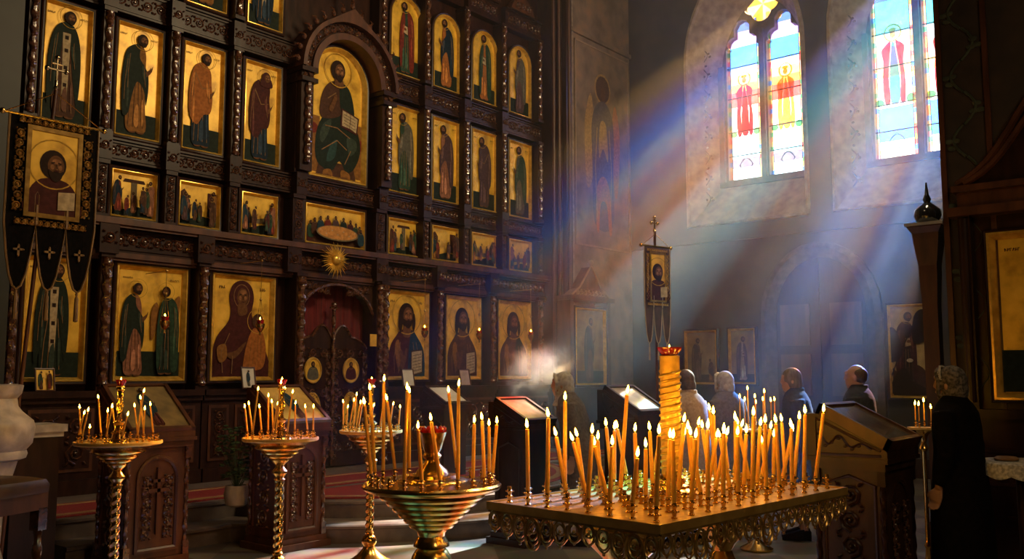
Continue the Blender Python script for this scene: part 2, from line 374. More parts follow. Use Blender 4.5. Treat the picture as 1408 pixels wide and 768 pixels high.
def bust(P, w, h, book=True, robe='maroon', mantle='blue', hands=True):
    K = dict(ox=0, oz=.06, sc=h - .12)
    s = (w - .14) / (h - .12)
    P.poly(robe, [(-.44 * s, 0), (-.46 * s, .2), (-.4 * s, .38), (-.25 * s, .5), (-.09, .56), (.09, .56), (.25 * s, .5), (.42 * s, .36), (.47 * s, .2), (.45 * s, 0)], k=5, **K)
    P.poly(mantle, [(.08 * s, 0), (.03, .25), (.06, .5), (.1, .55), (.25 * s, .5), (.42 * s, .36), (.47 * s, .2), (.45 * s, 0)], **K)
    P.poly('ochre', [(-.3 * s, .36), (-.2 * s, .44), (-.12 * s, .2), (-.2 * s, .08)], **K)
    for a in (-.3, -.2, .2, .3): P.line('fold', [(a * s, .06), (a * s * 1.05, .24), (a * s * .8, .42)], .008, **K)
    P.poly('skin', [(-.05, .62), (.05, .62), (.06, .5), (0, .47), (-.06, .5)], **K)
    head(P, -.0, .73, .115, True, **K)
    P.poly('hair', [(-.13, .74), (-.14, .6), (-.1, .52), (-.08, .62), (-.09, .75)], **K); P.poly('hair', [(.12, .74), (.13, .62), (.1, .54), (.08, .64), (.09, .75)], **K)
    if book:
        P.poly('brown', [(.1 * s, .02), (.4 * s, .06), (.4 * s, .34), (.1 * s, .32)], k=1, **K); P.poly('cream', [(.12 * s, .04), (.385 * s, .075), (.385 * s, .325), (.12 * s, .305)], k=1, **K)
        for i in range(6): P.line('brown', [(.14 * s, .08 + i * .036), (.37 * s, .105 + i * .036)], .006, **K)
    P.poly('skin', [(-.12 * s, .1), (-.02, .2), (0, .33), (-.03, .34), (-.05, .26), (-.09, .33), (-.12, .3), (-.1, .2), (-.2 * s, .12)], **K)

def mother(P, w, h):
    K = dict(ox=-.02 * w, oz=.06, sc=h - .12); s = (w - .14) / (h - .12)
    P.poly('maroon', [(-.46 * s, 0), (-.47 * s, .2), (-.4 * s, .4), (-.22 * s, .55), (-.12, .66), (-.14, .8), (-.1, .92), (0, .965), (.1, .92), (.14, .8), (.12, .64), (.26 * s, .52), (.42 * s, .32), (.48 * s, 0)], **K)
    P.ell('fold', 0, .81, .092, .118, **K); P.ell('maroon', 0, .81, .085, .11, **K); P.ell('skin', .01, .8, .062, .09, **K); P.ell('skin_light', .015, .85, .036, .025, **K); P.ell('skin_light', -.018, .79, .015, .022, **K); P.ell('skin_light', .04, .79, .014, .022, **K)
    P.poly('skin', [(-.04, .73), (.05, .73), (.06, .64), (-.03, .62)], **K)
    P.line('hair', [(-.03, .82), (-.005, .828)], .008, **K); P.line('hair', [(.025, .828), (.05, .82)], .008, **K); P.line('hair', [(.01, .81), (.014, .775)], .006, **K); P.line('maroon', [(-.005, .752), (.03, .752)], .009, **K)
    P.poly('orange', [(.06 * s, .05), (.04, .2), (.12 * s, .38), (.22 * s, .5), (.36 * s, .48), (.44 * s, .3), (.4 * s, .12), (.25 * s, .08)], **K)
    for i in range(4): P.line('ochre', [((.14 + .07 * i) * s, .12 + .02 * i), ((.2 + .05 * i) * s, .4)], .007, **K)
    head(P, .29 * s, .565, .062, False, hair='brown', **K)
    P.poly('skin', [(-.26 * s, .24), (-.1 * s, .27), (.02, .34), (.06, .36), (.0, .26), (-.14 * s, .19)], **K)
    P.poly('ochre', [(-.4 * s, .3), (-.26 * s, .33), (-.24 * s, .2), (-.36 * s, .16)], **K)
    P.line('fold', [(-.3 * s, .06), (-.33 * s, .26), (-.2 * s, .44)], .008, **K); P.line('fold', [(-.15 * s, .05), (-.14 * s, .22)], .008, **K)

def enthroned(P, w, h):
    K = dict(ox=0, oz=.08, sc=h - .2)
    P.poly('ochre', [(-.26, .02), (.26, .02), (.25, .46), (.17, .46), (.17, .1), (-.17, .1), (-.17, .46), (-.25, .46)], k=1, **K)
    P.ell('red', -.24, .36, .055, .045, **K); P.ell('red', .24, .3, .055, .045, **K)
    P.poly('brown', [(-.2, .0), (.2, .0), (.17, .12), (-.17, .12)], k=1, **K)
    P.poly('dgreen', [(-.19, .1), (-.21, .28), (-.17, .42), (-.1, .5), (.02, .55), (.1, .6), (.14, .5), (.22, .38), (.24, .24), (.18, .1), (.1, .06), (.03, .14), (-.05, .05)], **K)
    P.poly('dgreen_light', [(-.17, .3), (-.14, .4), (-.06, .46), (-.08, .36), (-.14, .26)], **K); P.poly('dgreen_light', [(.1, .34), (.19, .33), (.2, .26), (.13, .2)], **K); P.poly('teal', [(-.1, .12), (-.06, .26), (0, .3), (-.02, .16)], **K)
    P.poly('brown', [(-.16, .46), (-.17, .58), (-.13, .7), (-.05, .77), (.05, .77), (.09, .7), (.06, .55), (-.02, .48)], **K)
    P.poly('dgreen', [(.02, .76), (.1, .75), (.15, .66), (.17, .52), (.1, .46), (.03, .56)], **K)
    P.poly('ochre', [(-.13, .04), (-.06, .06), (-.04, .0), (-.12, -.02)], **K); P.poly('ochre', [(.05, .07), (.13, .05), (.13, -.01), (.05, 0)], **K)
    P.ell('skin', -.09, .0, .045, .018, **K); P.ell('skin', .08, .0, .045, .018, **K)
    for p in (((-.15, .2), (0, .3), (.1, .24)), ((-.12, .4), (0, .4), (.13, .34)), ((.08, .12), (.14, .24)), ((-.1, .62), (-.02, .68))): P.line('fold', list(p), .008, **K)
    P.poly('maroon', [(.03, .42), (.2, .38), (.22, .52), (.04, .57)], k=1, **K); P.poly('cream', [(.045, .43), (.12, .42), (.13, .535), (.05, .555)], k=1, **K); P.poly('cream', [(.125, .42), (.19, .395), (.205, .51), (.135, .535)], k=1, **K)
    for i in range(4): P.line('brown', [(.06, .455 + i * .024), (.18, .42 + i * .026)], .004, **K)
    P.poly('skin', [(-.06, .52), (-.02, .6), (-.01, .66), (-.035, .66), (-.06, .6), (-.09, .54)], **K)
    P.poly('skin', [(-.03, .8), (.04, .8), (.05, .73), (-.03, .73)], **K)
    head(P, .0, .86, .068, True, **K)

def crowd_scene(P, w, h, seed, kind=0):
    rs = random.Random(seed); m = .035
    cols = ['red', 'green', 'blue', 'brown', 'maroon', 'ochre', 'pink', 'purple', 'dblue']
    P.poly('dgreen', [(-w / 2 + m, m), (w / 2 - m, m), (w / 2 - m, h * .25), (w * .1, h * .3), (-w * .2, h * .22), (-w / 2 + m, h * .28)], k=1)
    if kind == 0:
        P.poly('stone', [(-.02, h * .2), (.05, h * .2), (.05, h * .75), (-.02, h * .75)], k=1); P.poly('brown', [(-.12, h * .74), (.15, h * .74), (.13, h * .8), (-.1, h * .8)], k=1)
    elif kind == 1:
        P.poly('stone', [(-w / 2 + m, h * .3), (-w * .3, h * .75), (-w * .12, h * .4), (w * .15, h * .45), (w * .34, h * .78), (w / 2 - m, h * .35)], k=1)
    elif kind == 2:
        P.poly('brown', [(-w * .42, h * .3), (-w * .42, h * .7), (-w * .3, h * .8), (-w * .2, h * .68), (-w * .2, h * .3)], k=1); P.poly('maroon', [(w * .2, h * .3), (w * .2, h * .78), (w * .42, h * .78), (w * .42, h * .3)], k=1)
    xs = [(-.4, .58), (-.29, .5), (-.18, .42), (.02, .38), (.15, .42), (.28, .52), (.4, .6)]
    rs.shuffle(xs)
    for fx, hh in xs[:6]:
        saint(P, fx * (w - .1), m + h * rs.uniform(.04, .14), h * (hh + rs.uniform(-.04, .08)), 1 if fx < 0 else -1, rs.choice(cols), rs.choice(cols), rs.choice((0, 2)))
def supper(P, w, h):
    m = .04
    P.poly('brown', [(-w / 2 + m, m), (w / 2 - m, m), (w / 2 - m, h * .45), (-w / 2 + m, h * .45)], k=1)
    cols = ['maroon', 'green', 'brown', 'blue', 'red', 'purple', 'dgreen']
    for i in range(11):
        a = pi - pi * i / 10; x = cos(a) * w * .38; z = h * .34 + sin(a) * h * .24
        P.poly(cols[i % 7], [(x - .05, z - .12), (x - .055, z), (x - .02, z + .05), (x + .02, z + .05), (x + .055, z), (x + .05, z - .12)], k=3); head(P, x, z + .075, .022, i % 3 > 0)
    P.ell('stone', 0, h * .34, w * .33, h * .17, n=28); P.ell('ochre_light', 0, h * .35, w * .31, h * .15, n=28)
    for i in range(7): P.ell('cream', -.3 + i * .1, h * (.35 + .04 * (-1) ** i), .014, .008)

ICON_N = 0
def icon(label, w, h, loc, rz=0, art=None, arch=False, wood=.035, gold=.035, deep=.05, group=None, tilt=0, name='icon_painting', gm=None, cat='icon'):
    """panel icon: origin bottom centre, faces -y"""
    t = thing(name, label, cat, loc, rz, group, tilt=(tilt, 0) if tilt else None)
    of = o_arch if arch else o_rect
    f = MB().mat(WOOD); frame_ring(f, of, w, h, [(0, .03), (0, -deep), (wood * .4, -deep - .008), (wood, -deep)])
    f.mat(GOLDF); frame_ring(f, of, w, h, [(wood, -deep), (wood * 1.15, -deep - .012), (wood + gold * .35, -deep - .014), (wood + gold * .75, -.03), (wood + gold, -.012), (wood + gold, .0)])
    f.build('frame', None, t, smooth=True)
    i0 = wood * .6; p = MB(); pts = of(w, h, i0); p.prism(pts, -.008, .03); p.build('gold_ground', gm or GOLD, t)
    if art:
        P = Paint(); art(P, w, h); P.mb.build('painted_figure', None, t)
    return t

# ------------------------------------------------------------------ room shell
D = 10.0; XW = 15.2; ZS = .34
f = MB(); f.box((-3.5, -5.5, -.2), (XW + .9, 11.5, 0)); fl = struct(f, 'floor')
def tiles():
    m, nt, b = nodes_of('floor_slabs'); N = nt.nodes; L = nt.links
    tc = N.new('ShaderNodeTexCoord'); mp = N.new('ShaderNodeMapping'); mp.inputs['Rotation'].default_value = (0, 0, radians(45)); L.new(tc.outputs['Object'], mp.inputs[0])
    ch = N.new('ShaderNodeTexChecker'); ch.inputs['Scale'].default_value = 1.6; L.new(mp.outputs[0], ch.inputs[0]); ch.inputs[1].default_value = (.27, .235, .2, 1); ch.inputs[2].default_value = (.14, .125, .115, 1)
    nz = N.new('ShaderNodeTexNoise'); nz.inputs['Scale'].default_value = 6; nz.inputs['Detail'].default_value = 8; L.new(tc.outputs['Object'], nz.inputs[0])
    mx = N.new('ShaderNodeMixRGB'); mx.blend_type = 'MULTIPLY'; mx.inputs[0].default_value = .7; L.new(ch.outputs[0], mx.inputs[1]); L.new(nz.outputs['Color'], mx.inputs[2])
    L.new(mx.outputs[0], b.inputs['Base Color']); b.inputs['Roughness'].default_value = .38
    bp = N.new('ShaderNodeBump'); bp.inputs['Strength'].default_value = .1; L.new(nz.outputs['Fac'], bp.inputs['Height']); L.new(bp.outputs[0], b.inputs['Normal']); return m
fl.data.materials.append(tiles())
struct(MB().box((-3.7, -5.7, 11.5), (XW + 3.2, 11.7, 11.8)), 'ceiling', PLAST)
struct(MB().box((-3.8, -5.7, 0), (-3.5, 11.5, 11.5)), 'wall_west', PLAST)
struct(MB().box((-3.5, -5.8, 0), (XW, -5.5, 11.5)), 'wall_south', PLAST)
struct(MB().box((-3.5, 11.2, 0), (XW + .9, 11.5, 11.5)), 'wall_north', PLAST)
# fresco wall beside the icon screen, facing the nave
FY = 9.6
struct(MB().box((13.0, FY, 0), (XW, 11.2, 11.5)), 'wall_fresco_side', FRESC)
# left pier
struct(MB().box((2.4, 9.3, 0), (3.62, 11.2, 11.5)), 'pillar_left', mat('green_grey_marble', (.02, .023, .018), (.01, .012, .01), rough=.5, scale=3, detail=8))

# window wall with two pointed openings: polygon with holes built as strips
WIN = [(6.02, 8.32, 4.36), (3.2, 5.55, 4.36)]      # y0, y1, sill z (inner opening)
WTOP = 7.5                                           # spring of the pointed arches
def pointed(y0, y1, z0, zs, n=10, over=1.0):
    w = y1 - y0; r = w * over; pts = [(y0, z0), (y1, z0)]
    apex = sqrt(max(r * r - (w / 2 - (w - r)) ** 2, 0)) if over <= 1 else sqrt(r * r - (r - w / 2) ** 2)
    amax = atan2(apex, r - w / 2)
    for k in range(n + 1):
        a = amax * k / n; pts.append((y1 - r + r * cos(a), zs + r * sin(a)))
    for k in range(n, -1, -1):
        a = amax * k / n; pts.append((y0 + r - r * cos(a), zs + r * sin(a)))
    return pts
wall = MB().mat(PLAST)
def wall_piece(y0, y1, z0, z1): wall.add([(XW, y0, z0), (XW, y1, z0), (XW, y1, z1), (XW, y0, z1)], [(0, 1, 2, 3)])
ys = [-5.5, WIN[1][0], WIN[1][1], WIN[0][0], WIN[0][1], 11.2]
wall_piece(-5.5, 11.2, 0, 4.36)
for a, c in ((ys[0], ys[1]), (ys[2], ys[3]), (ys[4], ys[5])): wall_piece(a, c, 4.36, 11.5)
for (y0, y1, z0) in WIN:
    arc = pointed(y0, y1, z0, WTOP)[2:]
    for i in range(len(arc) - 1):
        (ya, za), (yb, zb) = arc[i], arc[i + 1]
        wall.add([(XW, ya, za), (XW, yb, zb), (XW, yb, 11.5), (XW, ya, 11.5)], [(0, 1, 2, 3)])
# outer skin of the wall around the glass so no sun leaks round it
XG = XW + .62
struct(wall, 'wall_window_side')
def lancet_pts(c, hw, zb, zt, n=7):
    zs = zt - hw * 1.7; return pointed(c - hw, c + hw, zb, zs, n)
GLZ0 = 5.33 * (15.82 / 16.3) * 1.0
for wi, (y0, y1, z0) in enumerate(WIN):
    # glass opening on plane XG
    g0, g1 = (6.22, 7.86) if wi == 0 else (3.44, 5.12)
    gz = 5.21; A = pointed(y0, y1, z0, WTOP); B = pointed(g0, g1, gz, WTOP - .15)
    s = MB().mat(PLASTL); s.loft([[(XW, y, z) for y, z in A], [(XG, y, z) for y, z in B]], caps=False)
    struct(s, 'trim_%d' % (1 + wi))
    # painted vine border along the splay, a raised edge moulding
    e = MB().mat(PLASTL); path = [Vector((XW - .015, y, z)) for y, z in A]; e.tube(path + [path[0]], .045, n=6); struct(e, 'trim_%d' % (3 + wi), smooth=True)
    v = MB().mat(REVORN)
    zz = z0 + .25; k = 0
    while zz < WTOP + .3:
        for fr, am in ((.5, .12),):
            yy = y1 + (g1 - y1) * fr; xx = XW + (XG - XW) * fr - .012; sg = 1 if k % 2 else -1
            v.tube([(xx - .02 * q, yy - .012 + am * .5 * sin((k + q / 5) * pi), zz + .2 * q / 5) if 0 else (xx, yy - .012 + am * .5 * sin((k + q / 5) * pi), zz + .2 * q / 5) for q in range(6)], .011, n=4)
            for dz_, dy_ in ((.06, .11), (.12, .08), (.09, -.02)): v.ball((xx, yy - .012 - sg * dy_, zz + dz_), (.012, .032, .024), n=6)
        zz += .2; k += 1
    struct(v, 'trim_%d' % (5 + wi), smooth=True)
    # stone tracery plate: mullions built around two lancets and an oculus
    t = bpy.data.objects.new('window_%d' % (wi + 1), None); COL.objects.link(t); t['kind'] = 'structure'; t.location = (XG, (g0 + g1) / 2, gz)
    org = (XG, (g0 + g1) / 2, gz)
    cw = (g1 - g0) / 2; mid = (g0 + g1) / 2; hw = cw / 2 - .075
    LZT = 8.28 if wi == 0 else 8.6
    la = [lancet_pts(mid - cw / 2, hw, gz + .06, LZT), lancet_pts(mid + cw / 2, hw, gz + .06, LZT)]
    OC = (mid, LZT + .32, .36)
    T = MB().mat(TRAC)
    # plate made by cutting with boolean
    outer = pointed(g0 - .2, g1 + .2, gz - .2, WTOP + .15)
    zmax = max(p[1] for p in outer) + .6
    T.loft([[(XG - .02, g0 - .3, gz - .3), (XG - .02, g1 + .3, gz - .3), (XG - .02, g1 + .3, zmax), (XG - .02, g0 - .3, zmax)], [(XG + .16, g0 - .3, gz - .3), (XG + .16, g1 + .3, gz - .3), (XG + .16, g1 + .3, zmax), (XG + .16, g0 - .3, zmax)]])
    plate = T.build('tracery', None, t, org=org)
    def trefoil(la_):   # lancet with a cusped head
        pts = []
        zb = gz + .06; c = sum(p[0] for p in la_[:2]) / 2; zh = LZT - hw * 1.35
        pts += [(c - hw, zb), (c + hw, zb), (c + hw, zh)]
        for k in range(0, 5): a = -.5 + (pi * .62) * k / 4; pts.append((c + hw * .42 + hw * .5 * cos(a), zh + hw * .28 + hw * .42 * sin(a)))
        for k in range(0, 7): a = -.35 + (pi + .7) * k / 6; pts.append((c + hw * .5 * cos(a), zh + hw * 1.05 + hw * .56 * sin(a)))
        for k in range(4, -1, -1): a = -.5 + (pi * .62) * k / 4; pts.append((c - hw * .42 - hw * .5 * cos(a), zh + hw * .28 + hw * .42 * sin(a)))
        pts.append((c - hw, zh)); return pts
    cut = MB()
    holes = [trefoil(l) for l in la]
    quat = []
    for k in range(32):
        a = 2 * pi * k / 32; r = OC[2] * (.78 + .22 * abs(cos(2 * a))); quat.append((OC[0] + r * cos(a), OC[1] + r * sin(a)))
    holes.append(quat)
    for sx in (-1, 1): holes.append([(mid + sx * cw * .78 + .06 * cos(a * pi / 4), LZT + .02 + .1 * sin(a * pi / 4)) for a in range(8)])
    for hp in holes: cut.loft([[(XG - .5, y, z) for y, z in hp], [(XG + .6, y, z) for y, z in hp]])
    co = cut.build('cutter', TRAC, None)
    bm_ = plate.modifiers.new('b', 'BOOLEAN'); bm_.operation = 'DIFFERENCE'; bm_.object = co; bm_.solver = 'EXACT'
    co.parent = None; plate.parent = None; plate.location = org
    dg = bpy.context.evaluated_depsgraph_get(); dg.update()
    me = bpy.data.meshes.new_from_object(plate.evaluated_get(dg)); plate.modifiers.clear(); plate.data = me
    bpy.data.objects.remove(co); plate.parent = t; plate.location = (0, 0, 0)
    # frame mould round the mullions
    fm = MB().mat(TRAC)
    fm.box((XG - .09, mid - .05, gz), (XG - .01, mid + .05, LZT - .2))
    for yy in (g0 - .02, g1 + .02): fm.box((XG - .09, yy - .05, gz), (XG - .01, yy + .05, WTOP))
    fm.box((XG - .12, g0 - .06, gz - .08), (XG - .01, g1 + .06, gz + .02)); fm.build('mullion', None, t, org=org)
    # glass
    bands = [(0, .1, 'pale'), (.1, .16, 'dim'), (.16, .24, 'cyan'), (.24, .5, 'white'), (.5, .6, 'red'), (.6, .65, 'orange'), (.65, .71, 'gold'), (.71, .76, 'cyan'), (.76, .9, 'blue'), (.9, 1.0, 'violet'), (1.0, 1.3, 'deep')]
    if wi == 1: bands = [(0, .06, 'white'), (.06, .12, 'pale'), (.12, .32, 'blue'), (.32, .5, 'pale'), (.5, .57, 'gold'), (.57, .68, 'rose'), (.68, .76, 'pale'), (.76, .96, 'teal'), (.96, 1.3, 'deep')]
    for li, hp in enumerate(holes[:3]):
        G = MB(); ymin = min(p[0] for p in hp); ymax = max(p[0] for p in hp); zmn = min(p[1] for p in hp); zmx = max(p[1] for p in hp); H = 2.95
        xg = XG + .06; rs = random.Random(wi * 7 + li)
        if li < 2:
            for a, c, col in bands:
                za, zb = gz + a * H, gz + c * H
                if za >= zmx: continue
                G.mat(GL[col]); G.add([(xg, ymin + .06, za), (xg, ymax - .06, za), (xg, ymax - .06, min(zb, zmx)), (xg, ymin + .06, min(zb, zmx))], [(0, 1, 2, 3)])
            zz = zmn; n = 0
            while zz < zmx:
                for ya, yb in ((ymin - .02, ymin + .06), (ymax - .06, ymax + .02)):
                    G.mat(GL[rs.choice(['gold', 'orange', 'gold', 'red', 'gold', 'rose', 'blue', 'gold', 'green'])]); G.add([(xg, ya, zz), (xg, yb, zz), (xg, yb, zz + .09), (xg, ya, zz + .09)], [(0, 1, 2, 3)])
                zz += .09
        else:
            for k in range(8):
                a0, a1 = 2 * pi * k / 8, 2 * pi * (k + 1) / 8; G.mat(GL[['figgold', 'figskin', 'figgold', 'figskin'][k % 4]])
                G.add([(xg, OC[0], OC[1]), (xg, OC[0] + .5 * cos(a0), OC[1] + .5 * sin(a0)), (xg, OC[0] + .5 * cos(a1), OC[1] + .5 * sin(a1))], [(0, 1, 2)])
        pn = G.build('stained_glass_pane', None, t, org=org)
        if li < 2:
            B2 = MB().mat(LEAD)
            for q in (.17, .34, .58, .8): B2.box((xg - .03, ymin, zmn + H * q * .93 - .009), (xg - .012, ymax, zmn + H * q * .93 + .009))
            for k in (0, 1): yy = (ymin + .06, ymax - .06)[k]; B2.box((xg - .016, yy - .006, zmn), (xg - .008, yy + .006, zmx))
            cm = (ymin + ymax) / 2; zc = zmn + .28; ring = [(xg - .012, cm + .12 * cos(a * pi / 6), zc + .12 * sin(a * pi / 6)) for a in range(13)]; B2.tube(ring, .006, n=4)
            B2.tube([(xg - .012, cm, zc + .15), (xg - .012, cm + .14, zc), (xg - .012, cm, zc - .15), (xg - .012, cm - .14, zc), (xg - .012, cm, zc + .15)], .006, n=4)
            B2.build('lead_bar', None, pn, org=(0, 0, 0) if False else org)
            # robed figure in glass
            cols = {'a': ('figred', 'figred'), 'b': ('figgold', 'figgold'), 'c': ('figblue', 'figred'), 'd': ('figblue', 'figred')}[('ba', 'cd')[wi][li] if wi == 0 else ('dc')[li]]
            base = {'robe': cols[0], 'cloak': cols[1], 'skin': 'fighead', 'hair': 'figgold', 'fold': cols[0], 'brown': cols[0], 'maroon': 'figred', 'cream': 'pale', 'line': 'figgold', 'dbrown': 'figgold', 'ochre': cols[0], 'dgreen': 'figgreen'}
            Pg = Paint(y=0, mats=lambda c: GL[base.get(c, cols[0])]); Pg.st = .0012
            Pg.line('line', [(.105 * cos(pi * q / 10), .945 + .11 * sin(pi * q / 10)) for q in range(21)], .022)
            Pg.poly('cloak', [(-.06, .02), (-.13, .0), (-.15, .3), (-.13, .55), (-.15, .72), (-.07, .82), (-.03, .82), (-.05, .6), (-.07, .35)]); Pg.poly('cloak', [(.065, .02), (.08, .35), (.055, .6), (.03, .82), (.07, .82), (.14, .74), (.12, .55), (.14, .3), (.13, 0)])
            Pg.poly('robe', [(-.05, .01), (-.06, .3), (-.04, .6), (-.015, .8), (.015, .8), (.045, .6), (.07, .3), (.055, .01)])
            Pg.ell('hair', 0, .985, .05, .028); Pg.ell('skin', .0, .92, .038, .05)
            Pg.ell('dgreen', -.2, .02, .06, .05); Pg.ell('dgreen', .2, .03, .06, .06)
            zb = zmn + (.86 if wi == 0 else .95); hh = 1.15 if wi == 0 else 1.3
            Mx = Matrix(((0, 1, 0, xg - .014), (-1, 0, 0, cm), (0, 0, 1, zb), (0, 0, 0, 1))) @ Matrix.Diagonal((hh, 1, hh, 1))
            Pg.mb.v = [tuple(Mx @ Vector(p)) for p in Pg.mb.v]; Pg.mb.build('glass_figure', None, pn, org=org)
# blind outer shell that closes the wall thickness between and around the windows
sh = MB().mat(PLAST)
for a, c in ((-5.5, 3.2), (5.36, 6.0), (8.1, 11.5)): sh.box((XG + .02, a, 4.5), (XG + .2, c, 11.5))
sh.box((XG + .02, -5.5, 0), (XG + .2, 11.5, 5.15)); sh.box((XG + .02, -5.5, 9.6), (XG + .2, 11.5, 11.5))
struct(sh, 'wall_outer')

# doorway in the window wall
p0, p1, p2 = at(1060, 400, X=XW), at(1130, 345, X=XW), at(1200, 400, X=XW)
dy0, dy1, dz = p2.y, p0.y, p1.z
dw = dy1 - dy0; zs_ = dz - dw * .62
def arch_outline(w, zs, i, n=12, k=.62):
    a = w / 2 - i; return [(-a, 0), (a, 0)] + [(a * cos(pi * j / n), zs + (w * k - i) * sin(pi * j / n)) for j in range(n + 1)]
t = bpy.data.objects.new('door_1', None); COL.objects.link(t); t['kind'] = 'structure'; t.location = (XW, (dy0 + dy1) / 2, 0); t.rotation_euler = (0, 0, -pi / 2)
m_ = MB(); rings = [[(x, y, z) for x, z in arch_outline(dw, zs_, i)] for i, y in ((-.16, 0), (-.16, -.1), (-.06, -.14), (0, -.1), (.1, -.04), (.1, 0))]
m_.loft(rings, caps=False); m_.build('door_surround', mat('dark_wall_stone', (.11, .08, .065), (.05, .04, .035), rough=.6, scale=9, bump=.2), t, smooth=True)
for sx in (-1, 1):
    leaf = MB(); pts = [p for p in arch_outline(dw, zs_, .1)]; half = [(max(0, sx * x) * sx + sx * .005, z) for x, z in pts]
    leaf.prism(half if sx > 0 else half, -.03, 0); lo = leaf.build('door_leaf', WOOD, t)
    for zz in (.35, 1.25, 2.1):
        pm = MB(); pm.box((sx * dw * .25 - dw * .15, -.06, zz), (sx * dw * .25 + dw * .15, -.03, zz + .7)); pm.build('door_panel', WOODL, lo)
# frieze trims on the window wall (dado and blind arcade lines)
d_ = MB().mat(PLAST); d_.box((XW - .08, 2, 4.02), (XW, 9.6, 4.12)); struct(d_, 'trim_10')
bb = MB(); bb.box((XW - .06, -5.4, 0), (XW, dy0 - .2, .3)); bb.box((XW - .06, dy1 + .2, 0), (XW, 9.6, .3)); struct(bb, 'baseboard_window_side', WOOD)

# ------------------------------------------------------------------ solea and steps
def arcpts(c, R, a0, a1, n): return [(c[0] + R * cos(a0 + (a1 - a0) * k / n), c[1] + R * sin(a0 + (a1 - a0) * k / n)) for k in range(n + 1)]
def step(R, yf, z0, z1, name):
    c = (8.1, 9.2); a = math.asin((c[1] - yf) / R)
    pts = [(3.62, 11.2), (3.62, yf)] + arcpts(c, R, pi + a, 2 * pi - a, 28) + [(13.0, yf), (13.0, 11.2)]
    m = MB(); n = len(pts); m.add([(x, y, z0) for x, y in pts] + [(x, y, z1) for x, y in pts], [tuple(range(n, 2 * n)), tuple(reversed(range(n)))] + [(i, (i + 1) % n, (i + 1) % n + n, i + n) for i in range(n)])
    # nosing
    m.tube([(x, y, z1 - .02) for x, y in pts[1:-1]], .022, n=6)
    return struct(m, name, mat('worn_step_stone', (.20, .15, .125), (.11, .085, .075), rough=.4, scale=7, detail=7, bump=.1))
step(3.2, 7.86, 0, .17, 'floor_lower_step'); step(2.75, 8.25, .171, ZS, 'floor_upper_step')
c = MB().mat(CARP)
def strip(m, x0, x1, y0, y1, z, h=.012): m.box((x0, y0, z), (x1, y1, z + h))
strip(c, 3.64, 12.9, 8.36, 9.2, ZS + .001)
c.mat(CARPG); strip(c, 3.64, 12.9, 8.42, 8.52, ZS + .004); strip(c, 3.64, 12.9, 9.06, 9.14, ZS + .004)
tag(c.build('runner_carpet', None), 'long crimson runner carpet with gold edge bands along the dais', 'carpet')
c = MB().mat(CARP); n = 24; cen = (8.1, 9.2)
ap = arcpts(cen, 2.62, pi + .42, 2 * pi - .42, n); m2 = [(x, y, ZS + .016) for x, y in ap]
c.add(m2 + [(x, y, ZS + .003) for x, y in ap], [tuple(range(n + 1))] + [(i + 1, i, i + n + 1, i + n + 2) for i in range(n)])
c.mat(CARPG); q1 = arcpts(cen, 2.56, pi + .45, 2 * pi - .45, n); q2 = arcpts(cen, 2.46, pi + .45, 2 * pi - .45, n)
c.add([(x, y, ZS + .019) for x, y in q1 + q2], [(i, i + 1, i + n + 2, i + n + 1) for i in range(n)])
tag(c.build('rounded_rug', None), 'crimson rug with gold band covering the round projecting dais', 'rug')

# ------------------------------------------------------------------ the carved icon screen
SC = thing('icon_screen', 'tall dark carved wooden icon screen of many tiers filling the left wall', 'icon screen', (8.1, D, ZS))
SO = (8.1, D, ZS)
def part(mb, name, m=None, smooth=False, parent=None): return mb.build(name, m, parent or SC, org=SO, smooth=smooth)
cols_up = [(4.06, 4.62), (4.87, 5.46), (5.70, 6.30), (6.56, 7.15), (7.59, 8.65), (9.07, 9.76), (9.98, 10.63), (10.90, 11.57), (11.85, 12.50)]
cols_lo = [(4.00, 4.70), (4.98, 5.90), (6.19, 7.15), (7.50, 8.78), (9.06, 9.97), (10.31, 11.17), (11.57, 12.48)]
DX0, DX1 = 7.44, 8.80
part(MB().mat(WOOD).box((3.63, D + .04, ZS), (DX0, D + .3, 3.2)), 'backing_board')
part(MB().mat(WOOD).box((DX1, D + .04, ZS), (12.99, D + .3, 3.2)), 'backing_board')
part(MB().mat(WOOD).box((3.63, D + .04, 3.2), (12.99, D + .3, 11.3)), 'backing_board')
# upper pilasters with carved strip and twisted colonnette
def pilaster(xr, z0, z1, w=.11, front=.17, r=.036, tw=True):
    m = MB().mat(WOOD); m.box((xr - w, D - front, z0), (xr, D + .04, z1))
    for zz in (z0, z1 - .05): m.box((xr - w - .015, D - front - .03, zz), (xr + .015, D, zz + .05))
    p = part(m, 'pilaster')
    if tw:
        c = MB().mat(CARVE); cx = xr - w / 2
        c.twisted(r, z0 + .14, z1 - .14, c=(cx, D - front - .012), n=8, lobes=2, turns=6, amp=.22, step=.025)
        for zz in (z0 + .05, z1 - .16): c.lathe([(r * 1.1, 0), (r * 1.45, .03), (r * 1.1, .06), (r * 1.3, .1)], n=10, c=(cx, D - front - .012, zz))
        co = part(c, 'colonnette', smooth=True, parent=p)
    return p
for (a, b2) in cols_up[1:] + [(12.86, 13)]:
    xr = a * .983 - .005
    wide = .17 if abs(a - 7.59) < .01 or abs(a - 9.07) < .01 else .115
    for z0, z1 in ((3.32, 3.98), (4.27, 5.72), (6.08, 7.6)):
        if z0 > 6 and 7.5 < a < 8: continue
        pilaster(xr, z0, z1, w=wide, tw=(z1 - z0) > .8)
        if z1 - z0 < .8:
            v = MB().mat(CARVE); scroll(v, z0 + .06, z1 - .06, xr - wide / 2, wide * .8, D - .185, r=.007, vertical=True); part(v, 'carved_strip', smooth=True)
pilaster(3.98, 4.27, 5.72); pilaster(3.98, 6.08, 7.6); pilaster(3.98, 3.32, 3.98, tw=False)
